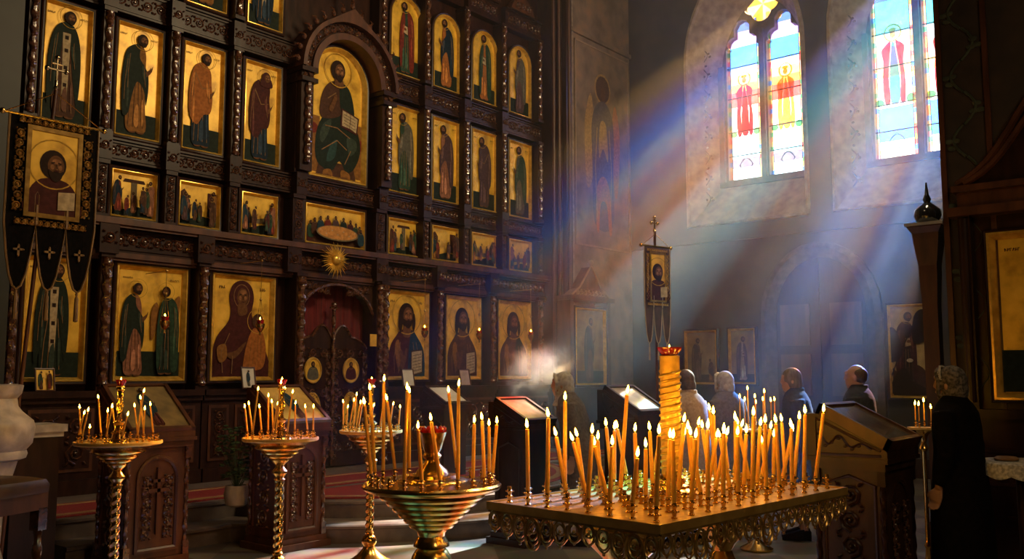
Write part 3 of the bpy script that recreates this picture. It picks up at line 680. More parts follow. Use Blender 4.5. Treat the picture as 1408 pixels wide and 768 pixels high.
for (a, b2) in cols_lo + [(12.86, 13)]:
    if a == 7.50: continue
    xr = a * .981 - .003; pilaster(xr, 1.42, 2.94, w=.13, front=.19, r=.045)
for xx in (7.42, 8.90): pilaster(xx + .06, ZS, 2.94, w=.14, front=.22, r=.05)
# friezes between the tiers, one length per bay
def frieze(x0, x1, z0, z1, proud=.06, r=.0085):
    m = MB().mat(WOOD); m.box((x0, D - proud, z0), (x1, D + .04, z1)); h = z1 - z0
    for zz, q in ((z0, .03), (z0 + .035, .015), (z1 - .03, .045), (z1 - .06, .02)): m.box((x0, D - proud - q, zz), (x1, D - proud, zz + .022))
    p = part(m, 'frieze'); v = MB().mat(CARVE)
    scroll(v, x0 + .05, x1 - .04, (z0 + z1) / 2, h * .5, D - proud - .008, r=r); part(v, 'carved_scrollwork', smooth=True, parent=p)
for i, (a, b2) in enumerate(cols_up):
    nx = cols_up[i + 1][0] * .983 - .1 if i < 8 else 12.76
    for z0, z1 in ((4.0, 4.27), (5.74, 6.08)):
        if i == 4 and z0 > 5: continue
        frieze(a - .1, nx, z0, z1)
    if i != 4: frieze(a - .1, nx, 7.62, 8.0)
for i, (a, b2) in enumerate(cols_lo):
    nx = cols_lo[i + 1][0] * .981 - .1 if i < 6 else 12.76
    frieze(a - .12, nx, 2.96, 3.26, proud=.12, r=.011)
# long cornices
for z0, z1, q in ((3.26, 3.33, .26), (2.90, 2.96, .16)):
    m = MB().mat(WOODL); x = 3.62
    m.box((3.63, D - q, z0), (12.99, D, z1)); m.box((3.63, D - q + .03, z0 - .03), (12.99, D, z0)); part(m, 'cornice')
for (a, b2) in cols_lo[1:]:      # blocks breaking forward over the pilasters
    xr = a * .981
    m = MB().mat(WOOD); m.box((xr - .19, D - .25, 2.93), (xr + .03, D - .1, 3.29)); p = part(m, 'cornice_block')
    v = MB().mat(CARVE); scroll(v, xr - .17, xr + .01, 3.11, .16, D - .26, r=.01); part(v, 'carved_rosette', smooth=True, parent=p)
for (a, b2) in cols_up[1:]:
    for z in (4.0, 5.74):
        if a == 7.59 and z > 5: continue
        xr = a * .983
        m = MB().mat(WOOD); m.box((xr - .15, D - .21, z - .02), (xr + .02, D - .06, z + .3)); p = part(m, 'cornice_block')
        v = MB().mat(CARVE); scroll(v, xr - .14, xr + .01, z + .14, .13, D - .218, r=.008); part(v, 'carved_rosette', smooth=True, parent=p)
# top crests over the arched tier
for i, (a, b2) in enumerate(cols_up[5:]):
    m = MB().mat(WOODL); c = (a + b2) / 2; w = (b2 - a) / 2
    pts = [(c - w, 8.0), (c + w, 8.0), (c + w * .8, 8.14), (c + w * .3, 8.26), (c, 8.45), (c - w * .3, 8.26), (c - w * .8, 8.14)]
    m.prism(pts, D - .12, D); p = part(m, 'gable_crest'); v = MB().mat(CARVE); scroll(v, a + .1, b2 - .1, 8.1, .14, D - .13, r=.009); part(v, 'carved_scrollwork', smooth=True, parent=p)
# base panels
xs = [3.64, 4.84, 6.04, 7.28]
def base_panel(x0, x1):
    m = MB().mat(WOOD); m.box((x0, D - .16, ZS), (x1, D + .04, 1.42)); m.box((x0, D - .22, ZS), (x1, D - .16, ZS + .16)); m.box((x0, D - .24, 1.36), (x1, D - .1, 1.43)); m.box((x0, D - .2, 1.3), (x1, D - .16, 1.36))
    for z0, z1 in ((ZS + .24, 1.24),):
        for k in range(2):
            a = x0 + .08 + (x1 - x0 - .16) * (0 if k == 0 else .34); b3 = x0 + .08 + (x1 - x0 - .16) * (.26 if k == 0 else 1)
            m.mat(WOODL); m.prism([(a, z0), (b3, z0), (b3, z1), (a, z1)], D - .175, D - .16); m.mat(WOOD); m.prism([(a + .035, z0 + .035), (b3 - .035, z0 + .035), (b3 - .035, z1 - .035), (a + .035, z1 - .035)], D - .18, D - .165)
    p = part(m, 'base_panel'); v = MB().mat(CARVE)
    a = x0 + .08; w = (x1 - x0 - .16)
    scroll(v, ZS + .3, 1.18, a + w * .13, w * .15, D - .19, r=.009, vertical=True); 
    for q in (.52, .82): scroll(v, ZS + .3, 1.18, a + w * q, w * .26, D - .19, r=.011, vertical=True)
    part(v, 'carved_scrollwork', smooth=True, parent=p)
for x0, x1 in ((3.64, 4.84), (4.86, 6.04), (6.06, 7.28), (8.96, 10.16), (10.18, 11.38), (11.4, 12.98)): base_panel(x0, x1)
# arched hood over the central icon
cx = 8.12
def hood(r0, r1, y0, y1, zc, tip=0, mt=WOODL, n=22):
    m = MB().mat(mt); I = []; O = []
    for k in range(n + 1):
        a = pi * k / n; t_ = max(0, 1 - abs(a - pi / 2) / .5) ** 1.6 * tip
        I.append((cx + r0 * cos(a), zc + r0 * sin(a))); O.append((cx + r1 * cos(a), zc + r1 * sin(a) + t_))
    m.loft([[(I[k][0], y1, I[k][1]), (I[k][0], y0, I[k][1]), (O[k][0], y0, O[k][1]), (O[k][0], y1, O[k][1])] for k in range(n + 1)]); return m
part(hood(.57, .66, D - .3, D, 5.70), 'arch_moulding', smooth=True)
part(hood(.66, .80, D - .26, D, 5.70, .06, WOOD), 'arch_band', smooth=True)
part(hood(.80, .86, D - .36, D, 5.70, .16), 'arch_moulding', smooth=True)
v = MB().mat(CARVE)
for k in range(15):
    a = pi * (k + .5) / 15; M = TR(cx + .73 * cos(a), 0, 5.70 + .73 * sin(a)) @ Matrix.Rotation(-(a - pi / 2), 4, 'Y')
    scroll(v, -.07, .07, 0, .12, D - .27, r=.011, M=M, pitch=.14)
part(v, 'carved_scrollwork', smooth=True)
v = MB().mat(CARVE)
for k in range(17):
    a = pi * (k + .5) / 17; x, z = cx + .91 * cos(a), 5.70 + .91 * sin(a) + max(0, 1 - abs(a - pi / 2) / .5) ** 1.6 * .16
    v.ball((x, D - .3, z), (.04, .03, .045), n=6); v.tube([(x, D - .3, z), (x + .06 * cos(a), D - .33, z + .06 * sin(a)), (x + .1 * cos(a + .3), D - .3, z + .1 * sin(a + .3))], [.02, .016, .006], n=4)
v.tube([(cx, D - .3, 6.79), (cx, D - .3, 6.96)], [.03, .015], n=6); v.ball((cx, D - .3, 6.98), .04, n=8); part(v, 'leaf_crest', smooth=True)
for sx in (-1, 1):
    m = MB().mat(WOOD); x = cx + sx * .72; m.box((x - .1, D - .27, 4.3), (x + .1, D, 5.70)); m.box((x - .13, D - .33, 5.5), (x + .13, D, 5.56)); m.box((x - .13, D - .33, 5.64), (x + .13, D, 5.71)); p = part(m, 'arch_pier')
    v = MB().mat(CARVE); v.twisted(.045, 4.4, 5.48, c=(x, D - .3), n=8, lobes=2, turns=6, amp=.22, step=.025); scroll(v, x - .09, x + .09, 5.60, .08, D - .29, r=.008); part(v, 'colonnette', smooth=True, parent=p)
# royal doors in the middle with curtain above
m = MB().mat(WOOD)
AZ = 2.28; AR = (DX1 - DX0) / 2; ac = (DX0 + DX1) / 2
sp = [(DX0, 2.92), (DX0, AZ)] + [(ac - AR * cos(pi * k / 16), AZ + .56 * sin(pi * k / 16)) for k in range(17)] + [(DX1, AZ), (DX1, 2.92)]
top = []; 
for k in range(16):
    x0 = ac - AR * cos(pi * k / 16); x1 = ac - AR * cos(pi * (k + 1) / 16); z0 = AZ + .56 * sin(pi * k / 16); z1 = AZ + .56 * sin(pi * (k + 1) / 16)
    m.prism([(x0, z0), (x1, z1), (x1, 2.95), (x0, 2.95)], D - .1, D + .04)
p = part(m, 'door_spandrel'); v = MB().mat(CARVE)
v.tube([(ac - AR * cos(pi * k / 16), D - .11, AZ + .56 * sin(pi * k / 16)) for k in range(17)], .028, n=6)
for sx in (-1, 1):
    for q in range(4): scroll(v, ac + sx * (.5 - .1 * q) - .06, ac + sx * (.5 - .1 * q) + .06, 2.8 - .02 * q, .12, D - .12, r=.01)
part(v, 'carved_scrollwork', smooth=True, parent=p)
for sx in (-1, 1):
    n = 16; L0 = .0; w = AR - .02
    prof = []
    for k in range(n + 1):
        u = k / n; z = 1.92 + .22 * sin(min(1, u / .45) * pi / 2) - 0 if u > .55 else 0
    def topz(u):   # u 0 at the middle, 1 at the jamb : two-lobed outline
        return 2.12 + .16 * sin(pi * min(1, u / .5)) if u < .5 else 1.93 + .19 * cos((u - .5) / .5 * pi / 2) ** .8
    pts = [(ac + sx * .015, ZS + .02), (ac + sx * w, ZS + .02)] + [(ac + sx * (.015 + (w - .015) * (1 - k / n)), topz(1 - k / n)) for k in range(n + 1)]
    if sx < 0: pts = pts[::-1]
    m = MB().mat(WOOD); m.prism(pts, D + .0, D + .04)
    leaf = part(m, 'royal_door_leaf')
    v = MB().mat(CARVE); edge = [(ac + sx * (.015 + (w - .015) * (1 - k / n)), D - .005, topz(1 - k / n)) for k in range(n + 1)]
    v.tube([(ac + sx * w * .985, D - .005, ZS + .03)] + edge, .018, n=5)
    for zc_, hh in ((.62, .2), (1.36, .16), (1.9, .16), (1.0, .14)):
        for q in (.2, .5, .8): scroll(v, ac + sx * w * q - .09, ac + sx * w * q + .09, zc_, .15, D - .012, r=.011)
    for q in (.1, .9): scroll(v, .45, 1.9, ac + sx * w * q, .12, D - .012, r=.009, vertical=True)
    part(v, 'carved_scrollwork', smooth=True, parent=leaf)
    for zc_, a_, b_, kd in ((1.66, .135, .165, 0), (1.12, .13, .235, 1)):
        x = ac + sx * w * .5; g = MB().mat(GOLD); g.prism([(x + a_ * .92 * cos(2 * pi * k / 24), zc_ + b_ * .94 * sin(2 * pi * k / 24)) for k in range(24)], D - .02, D - .005)
        g.mat(GOLDF); g.tube([(x + a_ * cos(2 * pi * k / 24), D - .02, zc_ + b_ * sin(2 * pi * k / 24)) for k in range(25)], .014, n=6)
        P = Paint(y=D - .021)
        if kd == 0:
            P.poly('maroon' if sx > 0 else 'grey', [(-.09, -.1), (-.08, .0), (-.03, .05), (.03, .05), (.08, 0), (.09, -.1), (0, -.13)], ox=x, oz=zc_); head(P, 0, .08, .032, True, ox=x, oz=zc_)
        else: saint(P, x, zc_ - .18, .36, -sx, 'maroon' if sx < 0 else 'dblue', 'green' if sx < 0 else 'dgreen', 2)
        g.mats += [q for q in P.mb.mats if q not in g.mats]; o0 = len(g.v); g.v += P.mb.v; g.f += [tuple(i + o0 for i in q) for q in P.mb.f]; g.m += [g.mats.index(P.mb.mats[k]) for k in P.mb.m]
        part(g, 'icon_medallion', parent=leaf)
v = MB().mat(CARVE); v.twisted(.028, ZS + .05, 2.5, c=(ac, D - .03), n=8, lobes=2, turns=5, amp=.2, step=.03); v.ball((ac, D - .03, 2.56), .045, n=8); v.tube([(ac - .07, D - .03, 2.52), (ac + .07, D - .03, 2.52)], .014, n=5); part(v, 'door_post', smooth=True)
cu = MB().mat(REDCUR); n = 40
cu.loft([[(DX0 + (DX1 - DX0) * k / n, D + .14 + .02 * sin(k * 1.3), z) for k in range(n + 1)] + [(DX0 + (DX1 - DX0) * k / n, D + .16 + .02 * sin(k * 1.3), z) for k in range(n, -1, -1)] for z in (ZS + .02, 3.0)])
tag(cu.build('curtain', None, smooth=True), 'dark red curtain hanging behind the central doors of the icon screen', 'curtain')
# radiating sunburst over the doors
sb_c = at(461, 357, Y=D - .32)
t = thing('sunburst_ornament', 'gilded sunburst ornament with spiky rays above the central doors', 'ornament', sb_c)
m = MB().mat(GOLDF); rs = random.Random(3)
for k in range(40):
    a = 2 * pi * k / 40; L = .19 + .05 * (k % 2) + rs.uniform(-.01, .02); m.tube([(0.05 * cos(a), 0, .05 * sin(a)), (L * .6 * cos(a), -.02, L * .6 * sin(a)), (L * cos(a), .0, L * sin(a))], [.012, .010, .002], n=4)
m.build('rays', None, t, smooth=True)
m = MB().mat(GOLDF); m.ball((0, -.02, 0), (.075, .05, .075), n=12); m.build('boss', None, t, smooth=True)
MB().mat(STEEL).box((-.01, .0, -.01), (.01, .3, .01)).build('mounting_rod', None, t)

# ------------------------------------------------------------------ the icons of the screen
GD = 'group'
def sic(label, cx0, cx1, z0, z1, art, arch=False, **k):
    return icon(label, cx1 - cx0 + .03, z1 - z0 + .02, ((cx0 + cx1) / 2, D - .0, z0 - .01), 0, art, arch, **k)
gT = 'standing figure icons in the tall middle tier'; gU = 'icons of the upper tier'; gM = 'small scene icons above the lower cornice'; gL = 'large icons of the lowest tier'
def st(fl, robe, cloak, kind, beard=True, veil=None, bow=0, fr=.24, sc=.86, gcol='dgreen'):
    def A(P, w, h):
        ground(P, w, h, fr, gcol, .07); inscription(P, w, h, h * .88, 5, .022); saint(P, -.01 * fl, h * .075, h * sc, fl, robe, cloak, kind, beard, veil, bow)
    return A
ZT = (4.29, 5.68)
sic('gold icon of a bishop in dark mantle, top left behind the banner cross', *cols_up[0], *ZT, st(1, 'brown', 'dgreen', 3, True), group=gT)
sic('gold icon of a figure in tan robe and dark cloak, right of the bishop icon', *cols_up[1], *ZT, st(1, 'ochre', 'dgreen', 0, bow=.02), group=gT)
sic('gold icon of a figure wrapped in orange cloak over dark blue, holding a book', *cols_up[2], *ZT, st(1, 'dblue', 'orange', 2, bow=.02), group=gT)
sic('gold icon of a bowed veiled woman in maroon mantle over blue dress', *cols_up[3], *ZT, st(1, 'dblue', 'maroon', 2, False, 'maroon', .04), group=gT)
sic('gold icon of a bowing figure in grey green, directly right of the large arched icon', *cols_up[5], *ZT, st(-1, 'green', 'grey', 0, bow=.03), group=gT)
sic('gold icon of a bowing figure in rose, second right of the large arched icon', *cols_up[6], *ZT, st(-1, 'pink', 'purple', 0, bow=.03), group=gT)
sic('gold icon of a stooping figure in mauve cloak, third right of the large arched icon', *cols_up[7], *ZT, st(-1, 'purple', 'purple', 2, bow=.04), group=gT)
sic('gold icon of a slim figure in grey robe, rightmost of the tall middle tier', *cols_up[8], *ZT, st(-1, 'grey', 'green', 0, bow=.0), group=gT)
sic('large round-arched icon of an enthroned bearded figure with open book', 7.59, 8.65, 4.28, 6.25, enthroned, True, gold=.06, deep=.06, name='arched_icon')
ZU = (6.12, 7.42)
sic('round-topped icon of a figure in red cloak with green book, upper tier beside the arch', *cols_up[5], *ZU, st(-1, 'green', 'red', 1, bow=.02), True, group=gU)
sic('round-topped icon of a figure in dark blue with orange boots, second of the upper tier', *cols_up[6], *ZU, st(-1, 'orange', 'dblue', 0, bow=.02), True, group=gU)
sic('round-topped icon of a figure in green and orange robes, third of the upper tier', *cols_up[7], *ZU, st(-1, 'orange', 'green', 1), True, group=gU)
sic('round-topped icon of a pale purple robed figure, rightmost of the upper tier', *cols_up[8], *ZU, st(-1, 'purple', 'grey', 0), True, group=gU)
sic('icon cut by the photo top, feet on dark ground, above the orange cloaked figure', *cols_up[2], *ZU, st(1, 'ochre', 'brown', 0), group=gU)
sic('icon cut by the photo top, dark blue hem, left of the arch crest', *cols_up[3], *ZU, st(1, 'dblue', 'dblue', 3), group=gU)
sic('icon at the top edge directly above the carved arch crest', 7.62, 8.62, 7.3, 8.6, st(1, 'ochre', 'teal', 1), group=gU)
ZM = (3.35, 3.95)
def sn(seed, kind): return lambda P, w, h: crowd_scene(P, w, h, seed, kind)
sic('small square icon of a crowd around a pale column, leftmost scene', *cols_up[1], *ZM, sn(1, 0), group=gM)
sic('small square icon of tall figures flanking a seated red one, second scene from left', *cols_up[2], *ZM, sn(5, 2), group=gM)
sic('small square icon of figures among brown rocks, third scene from left', *cols_up[3], *ZM, sn(9, 1), group=gM)
sic('wide icon of many seated figures behind a long oval table', 7.56, 8.65, *ZM, supper, group=gM)
sic('small icon of robed figures around a white clad one, just right of the table scene', *cols_up[5], *ZM, sn(12, 0), group=gM)
sic('small icon of crowd between two buildings, second right of the long table scene', *cols_up[6], *ZM, sn(16, 2), group=gM)
sic('small icon crowded with red clad figures, third right of the table scene', *cols_up[7], *ZM, sn(21, 1), group=gM)
sic('small dim icon of a rocky scene, rightmost of the scene row', *cols_up[8], *ZM, sn(27, 1), group=gM)
ZL = (1.5, 2.88)
def two(P, w, h):
    ground(P, w, h, .27, 'dgreen', .075); inscription(P, w, h, h * .86, 7, .022)
    P.poly('ochre', [(.2, .5), (.28, .95), (.36, 1.02), (.34, .7), (.3, .45)]); P.poly('ochre', [(.02, .5), (.0, .8), (.06, .95), (.1, .8)])
    saint(P, -.2, .1, 1.07, 1, 'pink', 'dgreen', 0); saint(P, .19, .12, 1.03, -1, 'dgreen', 'green', 1)
sic('large icon of two standing figures side by side, left of the mother and child icon', *cols_lo[1], *ZL, two, gold=.06, group=gL)
sic('large icon of a veiled woman in maroon holding a child in orange', *cols_lo[2], *ZL, lambda P, w, h: (inscription(P, w, h, h * .84, 3, .04), mother(P, w, h)), gold=.06, group=gL)
sic('large icon of a bearded figure in blue mantle with open book, right of central doors', *cols_lo[4], *ZL, lambda P, w, h: (inscription(P, w, h, h * .84, 3, .04), bust(P, w, h)), gold=.06, group=gL)
sic('large icon of a brown robed bust, second right of the central doors', *cols_lo[5], *ZL, lambda P, w, h: bust(P, w, h, True, 'brown', 'brown'), gold=.06, group=gL)
sic('large icon of a dark green mantled bust half hidden by smoke', *cols_lo[6], *ZL, lambda P, w, h: bust(P, w, h, False, 'brown', 'dgreen'), gold=.06, group=gL)
sic('large icon of a standing dark robed figure behind the left banner tongues', *cols_lo[0], *ZL, st(1, 'dgreen', 'dgreen', 3, True, fr=.25), gold=.05, group=gL)
# dark pilaster cluster at the right end of the screen
m = MB().mat(WOOD); m.box((12.78, 9.72, ZS), (12.99, 10.3, 11.3)); m.box((12.93, 9.5, 0), (13.1, 9.595, 11.3)); p = part(m, 'end_pier')
v = MB().mat(WOODL)
for x, y in ((12.82, 9.70), (12.93, 9.66), (13.02, 9.5)): v.lathe([(.04, ZS + .02), (.055, ZS + .1), (.035, ZS + .2), (.033, 8.5), (.05, 8.6), (.05, 8.8)], n=10, c=(x, y, 0))
part(v, 'shaft', smooth=True, parent=p)
for a, b2, c, nm in ((at(513, 466, Y=D - .24), .1, .13, 1),):
    m = MB().mat(GOLD); m.prism([(-.06, 0), (.06, 0), (.06, .17), (-.06, .17)], -.012, 0)
    tag(m.build('small_plaque', None, loc=(a.x, D - .235, a.z - .1)), 'tiny pale gold plaque on the pier right of the central doors', 'plaque')

# ------------------------------------------------------------------ hanging oil lamps in front of the large icons
def oil_lamp(label, px, py, topy, y=9.35):
    p = at(px, py, Y=y); q = at(px, topy, Y=y)
    t = thing('hanging_oil_lamp', label, 'lamp', (p.x, p.y, p.z - .1), 0, 'oil lamps hanging before the icons')
    m = MB().mat(BRASS); m.lathe([(.004, -.11), (.012, -.1), (.01, -.07), (.03, -.05), (.05, -.01), (.055, .03), (.045, .035)], n=12); m.build('lamp_bowl', None, t, smooth=True)
    g = MB().mat(REDG); g.lathe([(.02, .0), (.036, .03), (.045, .075), (.04, .075), (.03, .03)], n=12); g.build('red_glass', None, t, smooth=True)
    m = MB().mat(BRASSD); top = q.z - p.z + .1
    for k in range(3): a = 2 * pi * k / 3; m.tube([(.052 * cos(a), .052 * sin(a), .03), (.004 * cos(a), .004 * sin(a), .32)], .003, n=4)
    m.lathe([(.004, .3), (.018, .32), (.004, .35)], n=8); m.tube([(0, 0, .33), (0, 0, top)], .0035, n=4); m.ball((0, 0, top), .016, n=6)
    m.tube([(0, 0, top), (0, D - .2 - y, top)], .004, n=4); m.build('chain', None, t, smooth=True)
    fm = MB(); fm.lathe([(.003, .078), (.008, .086), (.007, .097), (.001, .115)], n=6); fm.build('flame', FLAME, t, smooth=True)
oil_lamp('gilt oil lamp hanging before the icon of two standing figures', 227, 432, 372)
oil_lamp('gilt oil lamp hanging before the child in the mother icon', 358, 437, 358)
oil_lamp('gilt oil lamp hanging right of the blue mantled figure with book', 584, 448, 384)
oil_lamp('gilt oil lamp hanging beside the second large icon right of the doors', 659, 452, 390)
oil_lamp('gilt oil lamp hanging beside the smoke veiled icon', 730, 454, 398)

# small icons and papers leaning on the screen base
def leaning(label, px, py, w, h, y, m1, art=None, tilt=-.2, nm='leaning_icon', cat='icon', rz=0):
    p = at(px, py, Y=y); t = thing(nm, label, cat, (p.x, p.y, 1.43), rz, tilt=(tilt, 0))
    f = MB().mat(WOODL); frame_ring(f, o_rect, w, h, [(0, .0), (0, -.02), (.012, -.022), (.016, 0)]); f.build('frame', None, t)
    b2 = MB().mat(m1); b2.prism(o_rect(w, h, .005), -.008, .0); b2.build('panel', None, t)
    if art: P = Paint(y=-.009); art(P, w, h); P.mb.build('painted_figure', None, t)
    return t
leaning('small framed figure icon leaning on the ledge below the left banner', 62, 530, .2, .24, 9.8, GOLD, lambda P, w, h: (saint(P, -.04, .02, .19, 1, 'brown', 'green', 0), saint(P, .04, .02, .19, -1, 'red', 'brown', 0)))
leaning('white framed print leaning on the ledge below the mother and child icon', 342, 540, .2, .27, 9.72, PAPER, lambda P, w, h: saint(P, .0, .03, .2, 1, 'grey', 'blue', 2), nm='framed_print', cat='print')
leaning('plain white card leaning below the icon with the open book', 562, 540, .24, .26, 9.75, PAPER, nm='paper_card', cat='card')
leaning('smaller pinkish card leaning below the brown robed icon', 640, 540, .24, .26, 9.75, mat('pinkish_paper', (.55, .4, .36), rough=.8), nm='paper_card', cat='card')

# ------------------------------------------------------------------ candles
wk = MB(); wk.tube([(0, 0, -.004), (.0004, 0, .006), (.0016, 0, .012)], .0009, n=4); WICKO = wk.build('wick', WICK, None, smooth=True); WICKM = WICKO.data; bpy.data.objects.remove(WICKO)
def flame_mesh(s):
    fm = MB(); fm.lathe([(.001, 0), (.0042, .004), (.0064, .010), (.0068, .016), (.0052, .025), (.0028, .034), (.0006, .042)], n=8)
    fm.v = [(x * s, y * s, z * s) for x, y, z in fm.v]; o = fm.build('flame', FLAME, None, smooth=True); m = o.data; bpy.data.objects.remove(o); return m
FLAMES = {1: flame_mesh(1.0), 2: flame_mesh(.8), 3: flame_mesh(1.15)}
def candle(label, base, top, r=.0062, lit=True, group=None, fs=1):
    d = Vector(top) - Vector(base); h = d.length
    t = bpy.data.objects.new('taper_candle', None); COL.objects.link(t); t.location = base
    t.rotation_euler = d.to_track_quat('Z', 'Y').to_euler(); tag(t, label, 'candle', group)
    w = MB(); k = 7; rr = random.Random(int(base[0] * 1e5) % 9973)
    rings = []
    for i in range(k + 1):
        q = r * (1.08 - .16 * i / k + rr.uniform(-.03, .03)); rings.append([(q * cos(2 * pi * j / 8), q * sin(2 * pi * j / 8), h * i / k) for j in range(8)])
    rings.append([(r * .5 * cos(2 * pi * j / 8), r * .5 * sin(2 * pi * j / 8), h + .0025) for j in range(8)])
    w.loft(rings); w.build('wax_stick', WAX, t, smooth=True)
    a = bpy.data.objects.new('wick', WICKM); COL.objects.link(a); a.parent = t; a.location = (0, 0, h)
    if lit:
        f2 = bpy.data.objects.new('flame', FLAMES[fs]); COL.objects.link(f2); f2.parent = t; f2.location = (0, 0, h + .008)
        f2.rotation_euler = (rr.uniform(-.12, .12), rr.uniform(-.12, .12), rr.uniform(0, 6))
    return t
cp = MB()
cp.lathe([(.011, 0), (.013, .004), (.007, .009), (.0085, .018), (.0125, .023), (.0125, .028), (.0075, .032), (.0085, .04), (.013, .045), (.013, .049), (.0085, .053), (.009, .066), (.0075, .066)], n=8)
for k in range(4):
    a = k * pi / 2 + .4
    for zz in (.0255, .047): cp.ball((.016 * cos(a), .016 * sin(a), zz), .0032, n=5)
cpo = cp.build('candle_cup', BRASS, None, smooth=True); CUPM = cpo.data; bpy.data.objects.remove(cpo)
def cup(parent, loc, s=1.0):
    o = bpy.data.objects.new('candle_cup', CUPM); COL.objects.link(o); o.parent = parent; o.location = loc; o.scale = (s, s, s); return o
def red_lamp(parent, z, s=1.0, r=.04, c=(0, 0)):
    g = MB().mat(REDG); g.lathe([(r * .55, 0), (r * .62, .01 * s), (r * .95, .035 * s), (r * 1.0, .05 * s), (r * .9, .05 * s), (r * .5, .02 * s)], n=20, c=(c[0], c[1], z), lobes=10, amp=.05)
    g.build('red_glass_cup', None, parent, smooth=True)
    f2 = bpy.data.objects.new('flame', FLAMES[2]); COL.objects.link(f2); f2.parent = parent; f2.location = (c[0], c[1], z + .034 * s)

def seen_to(base, top, tilt_ok=True):
    """candle tip: same distance from the eye's plane as its foot"""
    b2 = Vector(base); dep = b2.dot(FH); return at(top[0], top[1], T=dep)

# tall floor stands with a round tray
def floor_stand(label, loc, R, group, cand, where, fs=2, twist=True, ztray=1.12):
    t = thing('candle_stand', label, 'candle stand', (loc[0], loc[1], 0), 0, group)
    m = MB().mat(BRASS); m.lathe([(.19, 0), (.2, .012), (.19, .03), (.15, .05), (.10, .085), (.06, .13), (.045, .155)], n=28); m.build('foot', None, t, smooth=True)
    m = MB().mat(BRASS); m.lathe([(.045, .155), (.062, .18), (.066, .2), (.05, .235), (.03, .25), (.04, .265), (.03, .28)], n=20)
    m.twisted(.033, .28, .80, n=14, lobes=2, turns=17, amp=.17, step=.008)
    m.lathe([(.03, .80), (.045, .812), (.03, .825), (.04, .84), (.058, .86), (.058, .875), (.036, .9), (.03, .915)], n=20); m.build('shaft', None, t, smooth=True)
    m = MB().mat(BRASS); m.lathe([(.028, .915), (.045, .93), (.06, .945), (.07, .957), (.062, .966), (.095, .975), (.103, .985), (.095, .995), (.135, 1.005), (.143, 1.016), (.134, 1.026), (.18, 1.04), (.19, 1.052), (.182, 1.062), (R * .86, ztray - .022), (R * .92, ztray - .018)], n=32); m.build('bowl', None, t, smooth=True)
    m = MB().mat(BRASSP); m.lathe([(.03, ztray - .02), (R * .97, ztray - .02), (R, ztray - .012), (R, ztray + .006), (R * .97, ztray + .008), (R * .96, ztray - .006), (.03, ztray - .004)], n=36); m.build('tray', None, t, smooth=True)
    z = ztray - .004
    m = MB().mat(BRASS); m.lathe([(.085, z), (.075, z + .015), (.05, z + .03), (.045, z + .06), (.055, z + .07), (.03, z + .09), (.028, z + .12), (.04, z + .135), (.042, z + .145), (.024, z + .155)], n=18)
    m.twisted(.021, z + .155, z + .37, n=10, lobes=2, turns=8, amp=.18, step=.015); m.lathe([(.022, z + .37), (.034, z + .38), (.024, z + .395), (.03, z + .405)], n=14); m.build('riser', None, t, smooth=True)
    red_lamp(t, z + .40, 1.0, .036)
    n = 16
    for k in range(n): cup(t, (R * .88 * cos(2 * pi * k / n), R * .88 * sin(2 * pi * k / n), z), .9)
    for k in range(9): cup(t, (R * .55 * cos(2 * pi * k / 9 + .2), R * .55 * sin(2 * pi * k / 9 + .2), z), .9)
    cand = sorted(cand, key=lambda c: c[1]); cen = Vector((loc[0], loc[1], z)); dep = cen.dot(FH)
    cupsp = [(R * .88 * cos(2 * pi * k / n), R * .88 * sin(2 * pi * k / n)) for k in range(n)] + [(R * .55 * cos(2 * pi * k / 9 + .2), R * .55 * sin(2 * pi * k / 9 + .2)) for k in range(9)]
    free = list(range(len(cupsp)))
    order = sorted(range(len(cand)), key=lambda i: cand[i][1])
    for oi, i in enumerate(order):
        bx, tx, ty = cand[i]; dx = (bx - 704) / FPX * (dep / cos(PITCH)) - cen.dot(R_)
        best = min(free, key=lambda j: abs(Vector((cupsp[j][0], cupsp[j][1], 0)).dot(R_) - dx) + rs_.random() * .006); free.remove(best)
        bs = Vector((loc[0] + cupsp[best][0], loc[1] + cupsp[best][1], z + .058))
        tp = at(tx, ty, T=bs.dot(FH)); lean = tp - bs; lat = Vector((lean.x, lean.y, 0))
        if lat.length > .03: tp -= lat * (1 - .03 / lat.length)
        candle('thin lit taper on the %s, %s from the left' % (where, ORD[oi]), bs, tp, r=.0066, group='tapers on the ' + where, fs=fs)
    return t
rs_ = random.Random(11)
GS = 'tall brass candle stands before the icon screen'
s1 = [(109.5, 109.5, 563), (121, 123, 590), (124.5, 124.5, 571), (133, 133.5, 549), (137, 138, 567), (148, 148, 568), (151, 150, 562), (173, 173, 562), (184, 184, 561), (187, 187, 550), (192.5, 192.5, 573), (199, 199, 565), (206, 207, 559), (209, 210, 541)]
floor_stand('twisted brass candle stand with red lamp, leftmost of the three tall ones', (3.31, 6.45), .30, GS, s1, 'leftmost tall stand')
s2 = [(337, 337, 562), (343, 342.5, 558), (355, 357, 562), (360, 360.5, 538), (369, 369, 547), (374, 374, 555), (390, 390, 558), (399, 399.5, 529), (404, 406, 557), (409, 410, 542), (420, 420, 562), (431, 431, 562)]
floor_stand('twisted brass candle stand with red lamp, middle of the three tall ones', (4.29, 5.87), .285, GS, s2, 'second tall stand')
s3 = [(472, 472, 555), (478, 478, 562), (490, 490, 545), (491, 491, 553), (497.5, 497.5, 556), (502, 502, 554), (530, 530, 547), (540, 540, 558), (550, 550, 562), (519, 519, 560)]
floor_stand('twisted brass candle stand with red lamp, behind the wide round bowl stand', (5.34, 6.03), .27, GS, s3, 'third tall stand')

